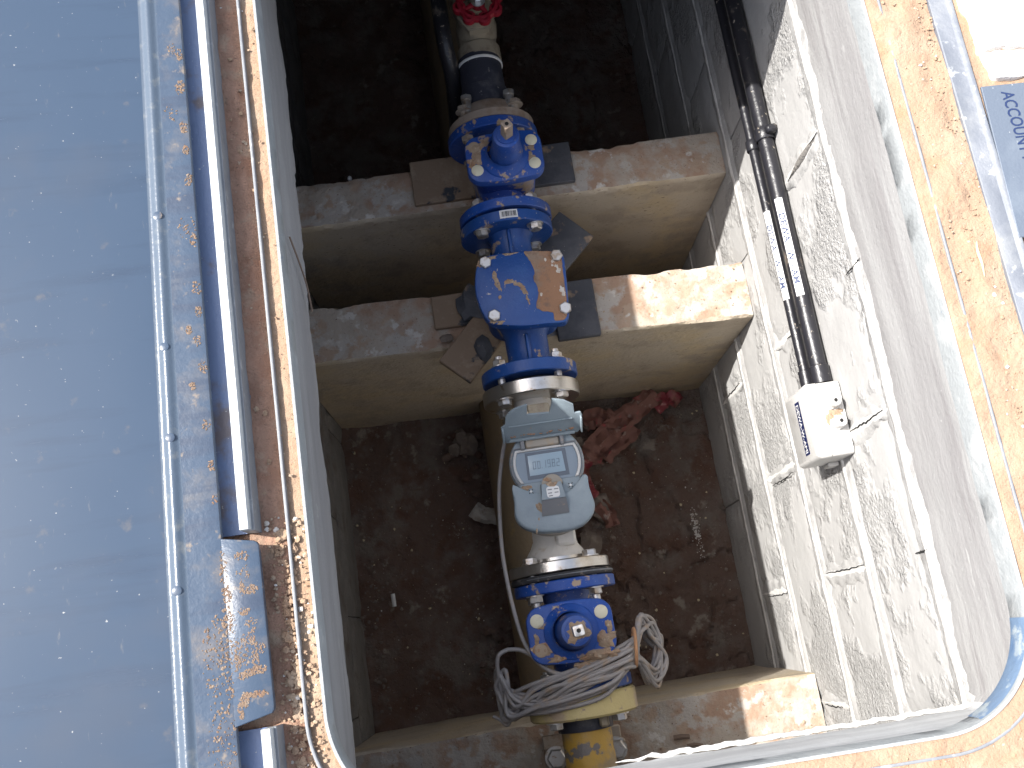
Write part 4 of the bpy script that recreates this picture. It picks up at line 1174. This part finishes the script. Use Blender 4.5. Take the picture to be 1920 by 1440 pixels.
for (x, y, z, a, b, c, lb) in ((.196, .062, -.622, .026, .032, .010, 'dark stone wedged left of the check valve cover'), (.205, -.022, -.616, .015, .020, .008, 'small dark stone lying on the dusty hanging strip'), (.146, .012, -.640, .012, .008, .006, 'small pale stone beside the dusty hanging strip')):
    tag(G().blob((x, y, z), a, b, c, seed=x * 100, sub=2, rough=.5).build('wedge_stone', 'rubber' if 'dark' in lb else 'rubble', None, 25, root=(x, y, z)), lb, 'stone')

# ---- grey cable: lead from the meter, then the coil over the near gate valve
g = G()
lead = catmull([(.2140, -.205, -.455), (.2070, -.222, -.480), (.1960, -.262, -.500), (.1905, -.297, -.505), (.1860, -.345, -.505), (.1850, -.382, -.500), (.1880, -.436, -.495), (.1960, -.490, -.490), (.2120, -.523, -.488), (.240, -.543, -.480), (.285, -.545, -.478), (.330, -.527, -.484), (.350, -.515, -.500)], 7)
random.seed(4)
coil = []
for k in range(9):
    q = k / 8
    e = lambda s_: random.uniform(-s_, s_)
    z0 = -.479 + .011 * random.random()
    yy = -.5365 - .032 * ((k * 5) % 9) / 8
    left_y = -.555 - .034 * random.random()
    coil += [(.165 + e(.008), left_y + e(.006), -.505 + e(.014)),
             (.205 + e(.006), yy - .018 + e(.005), -.491 + e(.005)),
             (.262 + e(.01), yy + e(.004), z0),
             (.320 + e(.01), yy + .016 + e(.004), z0 - .006),
             (.350 + e(.003), yy + .026 + e(.004), -.505 + e(.004)),
             (.3690 + e(.005) + .004 * q, -.476 - .030 * random.random(), -.535 + e(.008)),
             (.386 + e(.009), -.490 - .030 * random.random(), -.560 + e(.008)),
             (.396 + e(.008), -.535 + e(.018), -.575 + e(.008)),
             (.374 + e(.010), -.574 + e(.014), -.558 + e(.008)),
             (.351 + e(.003), -.538 + e(.006), -.512 + e(.004)),
             (.300 + e(.01), yy - .006 + e(.006), z0 - .001),
             (.235 + e(.012), yy - .016 + e(.006), z0 - .008),
             (.185 + e(.006), -.585 + e(.008), -.508 + e(.008)),
             (.157 + e(.006), -.588 + e(.010), -.520 + e(.012)),
             (.152 + e(.005), -.552 + e(.012), -.522 + e(.010)),
             (.160 + e(.006), -.540 + e(.016), -.512 + e(.010))]
cbl = thing('cable_coil', 'hank of grey cable draped over the nearest gate valve', 'cable', (.27, -.56, -.5))
G().tube(catmull(coil, 6), .0031, 8).build('coil', 'cable', cbl, 60)
G().tube(lead, .0031, 8).build('lead', 'cable', cbl, 60)
G().tube(catmull([(.172, -.50, -.500), (.158, -.507, -.497), (.1545, -.530, -.505), (.160, -.560, -.515), (.168, -.585, -.52)], 6), .0031, 8).build('loop', 'cable', cbl, 60)
G().tube(catmull([(.172, -.50, -.500), (.19, -.503, -.496), (.208, -.515, -.492), (.225, -.53, -.488)], 6), .0031, 8).build('loop', 'cable', cbl, 60)
G().tube(catmull([(.168, -.585, -.52), (.157, -.603, -.53), (.147, -.594, -.53), (.138, -.588, -.53)], 6), .0024, 7).build('loose_end', 'cable', cbl, 60)
tie = [(.352 + .003 * math.cos(a), -.524 + .026 * math.cos(a), -.508 + .017 * math.sin(a)) for a in [2 * PI * k / 20 for k in range(21)]]
G().tube(tie, .0026, 7, False).build('tie', 'tie', cbl, 60)
g = G()
for i, (x, y, rx, ry) in enumerate(((.298, -.531, .022, .008), (.315, -.525, .012, .007), (.275, -.537, .015, .006))): g.patch((x, y, -.4755), rx, ry, .0035, seed=i * 2.7, rag=.5)
kind(g.build('caked_dirt', 'dirt', cbl, 60), 'stuff')

# ================================================================== CONDUITS AND JUNCTION BOX ON THE SUNNY WALL
def conduit(label, x, z, r, y_end, coup, text_y0, text_y1, rot):
    t = thing('conduit', label, 'conduit', (x, 0, z), 'black conduits on the block wall')
    G().lathe([(y_end, r), (WF - .01, r)], (x, 0, z), 'Y', 26).build('tube', 'black', t, 60)
    G().lathe([(y_end - .002, r + .0022), (y_end + coup, r + .0022), (y_end + coup + .0012, r)], (x, 0, z), 'Y', 26).build('sleeve', 'black', t, 40)
    # white printed tape along the pipe
    rr = r + .0004
    def wrap(u, v, d=0): # u along -y, v across (arc length)
        a = rot - v / rr
        return (x + (rr + d) * math.cos(a), text_y0 - u, z + (rr + d) * math.sin(a))
    hw = min(.0058, r * .70)
    vs, fs = [], []
    L = text_y0 - text_y1
    for i in range(13):
        for k in range(7): vs.append(wrap(L * i / 12, -hw + 2 * hw * k / 6))
    for i in range(12):
        for k in range(6): fs.append((i * 7 + k, i * 7 + k + 1, (i + 1) * 7 + k + 1, (i + 1) * 7 + k))
    tp = G().add(vs, fs).build('printed_tape', 'white', t, 60)
    tv, tf = text_mesh('DEWA - W - AMI', 1.0, .022)
    x0, x1 = min(v[0] for v in tv), max(v[0] for v in tv)
    cap = max(v[1] for v in tv)
    cw = hw * 1.35
    a0, a1 = L * .16, L * .90
    G().add([wrap(a0 + (v[0] - x0) / (x1 - x0) * (a1 - a0), (v[1] / cap - .5) * cw, .0006) for v in tv], tf).build('lettering', 'ink_blue', tp, 0)
    return t
conduit('thicker black conduit nearer the wall, taped with blue lettering', .6520, -.3610, .0112, -.212, .022, .060, -.088, R(118))
conduit('thinner black conduit beside the thicker one, taped with blue lettering', .6452, -.4010, .0074, -.207, .022, .060, -.078, R(128))
sd = thing('conduit_saddle', 'black pipe saddle clip holding the two conduits to the block wall', 'pipe clip', (.655, .165, -.375))
g = G()
g.lathe([(.155, .0134), (.1562, .0142), (.1728, .0142), (.174, .0134)], (.6520, 0, -.3610), 'Y', 24)
g.box((.6490, .1585, -.3500), (.6655, .1705, -.3360), .003)
g.build('clip', 'black', sd, 40)
g = G()
g.lathe([(.160, .0094), (.1612, .0102), (.1758, .0102), (.177, .0094)], (.6452, 0, -.4010), 'Y', 22)
g.build('clip', 'black', sd, 40)
BX0, BX1, BY0, BY1, BZ0, BZ1 = .6150, .6640, -.3180, -.2170, -.4290, -.3350
jb = thing('junction_box', 'white plastic junction box with two glands on the sunny block wall', 'junction box', (.64, -.268, -.42))
def chbox(x0, x1, y0, y1, z0, z1, cx, name, mat):
    """box whose front (low x) edges are chamfered, with rounded upright edges"""
    r = .007
    Pp, Qq = rrect(y0, y1, z0, z1, r, n=5)
    g = G(); rings = [(x1, 0), (x0 + cx, 0), (x0 + cx * .35, -cx * .35), (x0, -cx)]
    vs, fs = [], []
    for x, o in rings:
        for p, q in zip(Pp, Qq): vs.append((x, p[0] + q[0] * o, p[1] + q[1] * o))
    n = len(Pp)
    for k in range(len(rings) - 1):
        for i in range(n):
            j = (i + 1) % n
            fs.append((k * n + i, k * n + j, (k + 1) * n + j, (k + 1) * n + i))
    fs.append(tuple((len(rings) - 1) * n + i for i in range(n))); fs.append(tuple(range(n)))
    return g.add(vs, fs).build(name, mat, jb, 35)
chbox(BX0 + .0192, BX1, BY0, BY1, BZ0, BZ1, .0010, 'back_half', 'box')
cvr = chbox(BX0, BX0 + .0186, BY0 - .0006, BY1 + .0006, BZ0 - .0006, BZ1 + .0006, .0060, 'cover', 'box')
G().box((BX0 + .0235, BY0 + .016, BZ1 - .001), (BX1 - .004, BY1 - .011, BZ1 + .0012), .0004).build('gland_plate', 'box', jb, 35)
for k, y in enumerate((-.2475, -.2755)):
    gx = .6490 + .0012 * k
    g = G()
    g.hexa((gx, y, BZ1 + .0010), (0, 0, 1), .0098, .0050, washer=.0108, wh=.0012, phase=.3 * k + .4)
    g.lathe([(.0, .0086), (.0085, .0086), (.0115, .0074), (.0122, .0055), (.0122, .0028), (.0102, .0024)], (gx, y, BZ1 + .0062), 'Z', 18)
    gl = g.build('cable_gland', 'gland', jb, 32)
    G().lathe([(.0112, .0026), (.0113, 0)], (gx, y, BZ1 + .0062), 'Z', 12).build('bore', 'hole', gl, 30)
g = G()
for i, (x, y, rx, ry) in enumerate(((.6500, -.2610, .009, .007), (.6435, -.2700, .006, .009), (.6465, -.2800, .006, .005))):
    g.patch((x, y, BZ1 + .0013), rx, ry, .0010, seed=i * 4.1 + 2, rag=.7)
kind(g.build('sand_splash', 'sand', jb, 60), 'stuff')
G().box((.648, -.3235, -.424), (.664, -.3180, -.400), .0015).build('foot', 'box', jb, 35)
# navy name strip on the cover
lbx = BX0 - .0004
pl = [(-.2330, -.3640), (-.3070, -.3640), (-.3070, -.3830), (-.2330, -.3830)]
lab = G().add([(lbx, y, z) for y, z in pl], [(0, 1, 2, 3)]).build('name_strip', 'navy', jb, 0)
tv, tf = text_mesh('DEWA-W-AMI', 1.0, .018)
x0, x1 = min(v[0] for v in tv), max(v[0] for v in tv); cap = max(v[1] for v in tv)
G().add([(lbx - .0003, -.2370 - (v[0] - x0) / (x1 - x0) * .0670, -.3790 + v[1] / cap * .0100) for v in tv], tf).build('lettering', 'white', lab, 0)

# ================================================================== RIGHT-HAND GROUND: SIGN PLATE, PLASTER, DEBRIS
sg = thing('sign_plate', 'blue grey metal plate lettered ACCOUNT NO. lying at the right edge', 'sign', (.83, -.08, .004))
rotm = Matrix.Translation((.7622, .0064, .0)) @ Matrix.Rotation(R(-2.2), 4, 'Z')
G().box((0, -.1740, .0035), (.170, 0, .0068), .0006, 1, rotm).build('plate', 'sign', sg, 35)
tv, tf = text_mesh('ACCOUNT NO. : 20', 1.0, .014)
x0, x1 = min(v[0] for v in tv), max(v[0] for v in tv); cap = max(v[1] for v in tv)
LL = .1280
G().add([tuple(rotm @ Vector((.0195 + v[1] / cap * .0135 + .06 * ((v[0] - x0) / (x1 - x0)) * LL, -.0085 - (v[0] - x0) / (x1 - x0) * LL, .0071))) for v in tv], tf).build('lettering', 'ink_blue', sg, 0)

def slab(name, poly, z1, mat, label, cat, seed):
    """a lump of plaster or stone with a rough, domed top"""
    pts = [tuple(p[:2]) for p in catmull([(x, y, 0) for x, y in poly], 5, True)]
    pts = [(x + .0035 * NZ.noise(Vector((x * 90, y * 90, seed))), y + .0035 * NZ.noise(Vector((x * 90, y * 90, seed + 5)))) for x, y in pts]
    cx = sum(p[0] for p in pts) / len(pts); cy = sum(p[1] for p in pts) / len(pts)
    n = len(pts); rings = [1.0, .985, .95, .85, .7, .5, .25]
    vs, fs = [], []
    for k, q in enumerate(rings):
        for (x, y) in pts:
            xx, yy = cx + (x - cx) * q, cy + (y - cy) * q
            z = -.006 if k == 0 else (z1 * .5 if k == 1 else z1 + .0022 * fbm(xx * 40, yy * 40, seed) + .001 * fbm(xx * 160, yy * 160, seed))
            vs.append((xx, yy, z))
    vs.append((cx, cy, z1))
    for k in range(len(rings) - 1):
        for i in range(n):
            j = (i + 1) % n
            fs.append((k * n + i, k * n + j, (k + 1) * n + j, (k + 1) * n + i))
    for i in range(n): fs.append(((len(rings) - 1) * n + i, (len(rings) - 1) * n + (i + 1) % n, len(vs) - 1))
    return tag(G().add(vs, fs).build(name, mat, None, 50, root=(cx, cy, 0)), label, cat)
slab('plaster_lump', [(.7735, .0445), (.7780, .0270), (.7840, .0140), (.8100, .0130), (.8500, .0150), (.8500, .0350), (.8300, .0420), (.8000, .0460)], .006, 'plaster', 'white plaster lump just above the lettered plate', 'plaster lump', 1)
slab('plaster_lump', [(.7745, .0720), (.7720, .0600), (.7740, .0480), (.8000, .0490), (.8300, .0455), (.8500, .0400), (.8600, .1000), (.8400, .1500), (.7800, .1500), (.7700, .1250), (.7700, .1000)], .006, 'plaster', 'larger white plaster lump in the top right corner', 'plaster lump', 2)

# dry straw, twigs, pebbles
tag(G().tube(catmull([(.7135, -.1640, .0020), (.7115, -.1740, .0026), (.7125, -.1880, .0024), (.7120, -.2020, .0014)], 5), [.0003 + .0013 * math.sin(PI * min(1, (k + 1) / 16)) for k in range(16)], 6).build('dry_leaf', 'straw', None, 50, root=(.712, -.18, 0)), 'narrow dry straw leaf on the sand right of the pit', 'leaf')
tag(G().tube(catmull([(.0045, -.030, -.050), (.0075, -.060, -.105), (.0068, -.088, -.135)], 5), .0011, 5).build('dry_twig', 'twig', None, 50, root=(.006, -.06, -.1)), 'thin dry twig stuck to the left lip of the pit', 'twig')
random.seed(9)
def pebbles(name, n, fn, rmin, rmax, mat, label):
    g = G()
    for k in range(n):
        x, y, z = fn()
        r = rmin + (rmax - rmin) * random.random() ** 2.2
        g.blob((x, y, z), r, r * random.uniform(.6, 1.2), r * random.uniform(.4, .7), seed=k * 1.37, sub=2 if r > .0018 else 1, rough=.8)
    o = g.build(name, mat, None, 50)
    kind(o, 'stuff'); o['label'] = label
    return o
def right_sand():
    return (random.choice((random.uniform(.686, .734), random.uniform(.705, .734))), random.uniform(-.45, .14), .0004)
pebbles('gravel', 420, right_sand, .0006, .0019, 'grit', 'fine gravel scattered on the sand right of the pit')
pebbles('gravel', 30, right_sand, .0008, .0024, 'stone_white', 'pale grit scattered on the sand right of the pit')
def left_sand():
    y = random.uniform(-.60, .30)
    if y > -.33 and random.random() < .75: y = random.uniform(-.60, -.34)
    return (random.uniform(-.038, -.002), y, -.0022 + random.random() * .002)
pebbles('gravel', 520, left_sand, .0006, .0026, 'grit', 'crumbs of dry earth along the left rim')
pebbles('gravel', 46, left_sand, .0009, .0028, 'stone_white', 'pale stone chips along the left rim')
pebbles('gravel', 160, lambda: (.60 + random.uniform(-.12, .05), -.638 - random.random() * .05, -.0005), .0006, .0016, 'grit', 'fine gravel on the sand at the bottom right corner')
def clod():
    y = random.uniform(-.60, -.35)
    return (-.024 + random.uniform(-.006, .012), y, -.001)
pebbles('earth_clods', 190, clod, .0012, .0042, 'sand', 'loose clods of dry earth beside the hinge tab')
def floor_pt():
    x, y = random.uniform(WL + .01, WR - .01), random.uniform(-.60, -.03)
    return (x, y, ZF + .012 + (.014 * max(0, 1 - abs(x - .26) / .22)))
pebbles('gravel', 420, floor_pt, .0008, .0035, 'rubble', 'small stones scattered over the pit floor')
pebbles('gravel', 70, floor_pt, .0007, .0018, 'stone_white', 'tiny pale chips on the pit floor')
pebbles('gravel', 120, lambda: (WL + .012 + abs(random.gauss(0, .025)), random.uniform(-.6, -.02), ZF + .014), .001, .004, 'rubble', 'crumbled mortar along the foot of the left wall')
pebbles('gravel', 110, lambda: (.600 + random.gauss(0, .004) + .0, random.gauss(-.33, .025), ZF + .012), .0010, .0026, 'stone_white', 'small heap of pale chips at the foot of the right wall')
def pier_pt():
    return (random.uniform(.40, .655), random.uniform(-.005, .075), -.644)
pebbles('gravel', 60, pier_pt, .0006, .0018, 'grit', 'grit on the sunlit top of the front pier')
pebbles('gravel', 80, lambda: (random.uniform(-.10, .65), random.uniform(-.76, -.632), -.7425), .0008, .0026, 'grit', 'grit on top of the near pier')

pebbles('earth_clods', 230, lambda: (.262 + random.choice((-1, 1, 1)) * (.085 + abs(random.gauss(0, .035))), random.uniform(-.6, -.04), ZF + .030), .003, .012, 'soil', 'clods of brown earth heaped along both sides of the big pipe')
pebbles('chaff', 160, floor_pt, .0008, .0028, 'straw', 'bits of chaff on the pit floor')
# rubble, tape, papers in the pit
random.seed(31)
for k, (x, y, r, lb) in enumerate(((.135, -.060, .016, 'grey rubble lump left of the big pipe, nearest the pier'), (.150, -.078, .020, 'largest grey rubble lump left of the big pipe'), (.118, -.085, .012, 'small grey rubble lump left of the big pipe, farthest from it'),
        (.375, -.110, .016, 'rubble lump against the pier beside the red tape'), (.385, -.140, .020, 'grey rubble lump under the start of the red tape'), (.405, -.250, .024, 'pale rubble lump right of the meter shield'), (.370, -.325, .022, 'dark rubble lump below the meter shield'), (.385, -.365, .016, 'round dark rubble lump beside the meter flange'))):
    tag(G().blob((x, y, ZF + .030), r, r * 1.2, r * .7, seed=k * 2.2 + 1, sub=2, rough=.7).build('rubble_lump', 'rubble', None, 25, root=(x, y, ZF)), lb, 'rubble')
def ribbon(pts, w, name, mat, label, cat, seed=0, parent=None):
    c = catmull(pts, 7)
    vs, fs = [], []
    for i, p in enumerate(c):
        t = (c[min(i + 1, len(c) - 1)] - c[max(i - 1, 0)]).normalized()
        s_ = Vector((-t.y, t.x, 0)).normalized()
        ww = w * (1 + .35 * NZ.noise(Vector((i * .35, seed, 0))))
        for k in range(6):
            q = k / 5 - .5
            f = .30 * NZ.noise(Vector((i * .5 + seed, k * 1.1, 2)))
            vs.append(p + s_ * ww * q + Vector((0, 0, w * f + .006 * math.cos(q * 9 + i * .25))))
    for i in range(len(c) - 1):
        for k in range(5):
            a = i * 6 + k
            fs.append((a, a + 1, a + 7, a + 6))
    o = G().add(vs, fs).build(name, mat, parent, 60, root=pts[0])
    if parent is None: tag(o, label, cat)
    return o
zt = ZF + .045
ribbon([(.560, -.030, zt + .01), (.520, -.055, zt + .004), (.475, -.080, zt), (.440, -.105, zt), (.408, -.132, zt + .006), (.400, -.162, zt + .010)], .046, 'warning_tape', 'tape_dirty', 'long muddy red warning tape crumpled on the pit floor', 'warning tape', 3)
ribbon([(.555, -.062, zt), (.575, -.048, zt + .006), (.598, -.046, zt + .004), (.610, -.056, zt - .004)], .034, 'warning_tape', 'tape', 'bright red scrap of warning tape near the corner of the pit', 'warning tape', 8)
ribbon([(.400, -.070, zt - .01), (.425, -.062, zt), (.452, -.072, zt + .004), (.470, -.060, zt)], .040, 'warning_tape', 'tape_dirty', 'muddy pink scrap of warning tape against the foot of the front pier', 'warning tape', 31)
ribbon([(.430, -.150, zt - .02), (.452, -.128, zt - .014), (.486, -.112, zt - .012), (.505, -.090, zt - .014)], .036, 'warning_tape', 'tape_dirty', 'flattened dull scrap of warning tape in front of the long muddy one', 'warning tape', 37)
ribbon([(.385, -.150, zt + .02), (.372, -.180, zt + .02), (.380, -.215, zt + .015), (.392, -.235, zt)], .036, 'warning_tape', 'tape', 'red scrap of warning tape beside the meter display', 'warning tape', 12)
ribbon([(.400, -.245, zt), (.418, -.270, zt), (.424, -.295, zt - .01)], .030, 'warning_tape', 'tape_dirty', 'faded pink scrap of warning tape right of the meter shield', 'warning tape', 15)
ribbon([(.140, -.215, ZF + .04), (.160, -.232, ZF + .046), (.190, -.240, ZF + .05)], .034, 'paper_scrap', 'paper', 'grey scrap of paper left of the meter shield', 'paper', 21)
tag(G().lathe([(0, .0), (0, .0045), (.026, .0045), (.026, 0)], (-.050, -.362, ZF + .016), (.02, -1, 0), 12).build('plastic_plug', 'white', None, 40, root=(-.05, -.37, ZF)), 'small white plastic tube lying on the pit floor', 'plastic tube')
tag(G().blob((.0165, .327, -.640), .0040, .0050, .0040, seed=3, sub=2, rough=.2).build('light_spot_bead', 'white', None, 60, root=(.0165, .327, -.64)), 'tiny white bead standing in for a spot of leaked light behind the rear pier', 'light spot')  # white bead added in place of a bright spot of leaked light
for k, (x, y, a) in enumerate(((.428, -.679, .1), (.447, -.694, .2))):
    tag(G().tube([(x - .012, y - .004 * a, -.738), (x, y, -.7365), (x + .013, y - .02 * a, -.738)], .0042 - .0008 * k, 7).build('cable_offcut', 'twig', None, 50, root=(x, y, -.74)), ('upper' if k == 0 else 'lower') + ' of two short dark cable ends on the near pier', 'cable end')
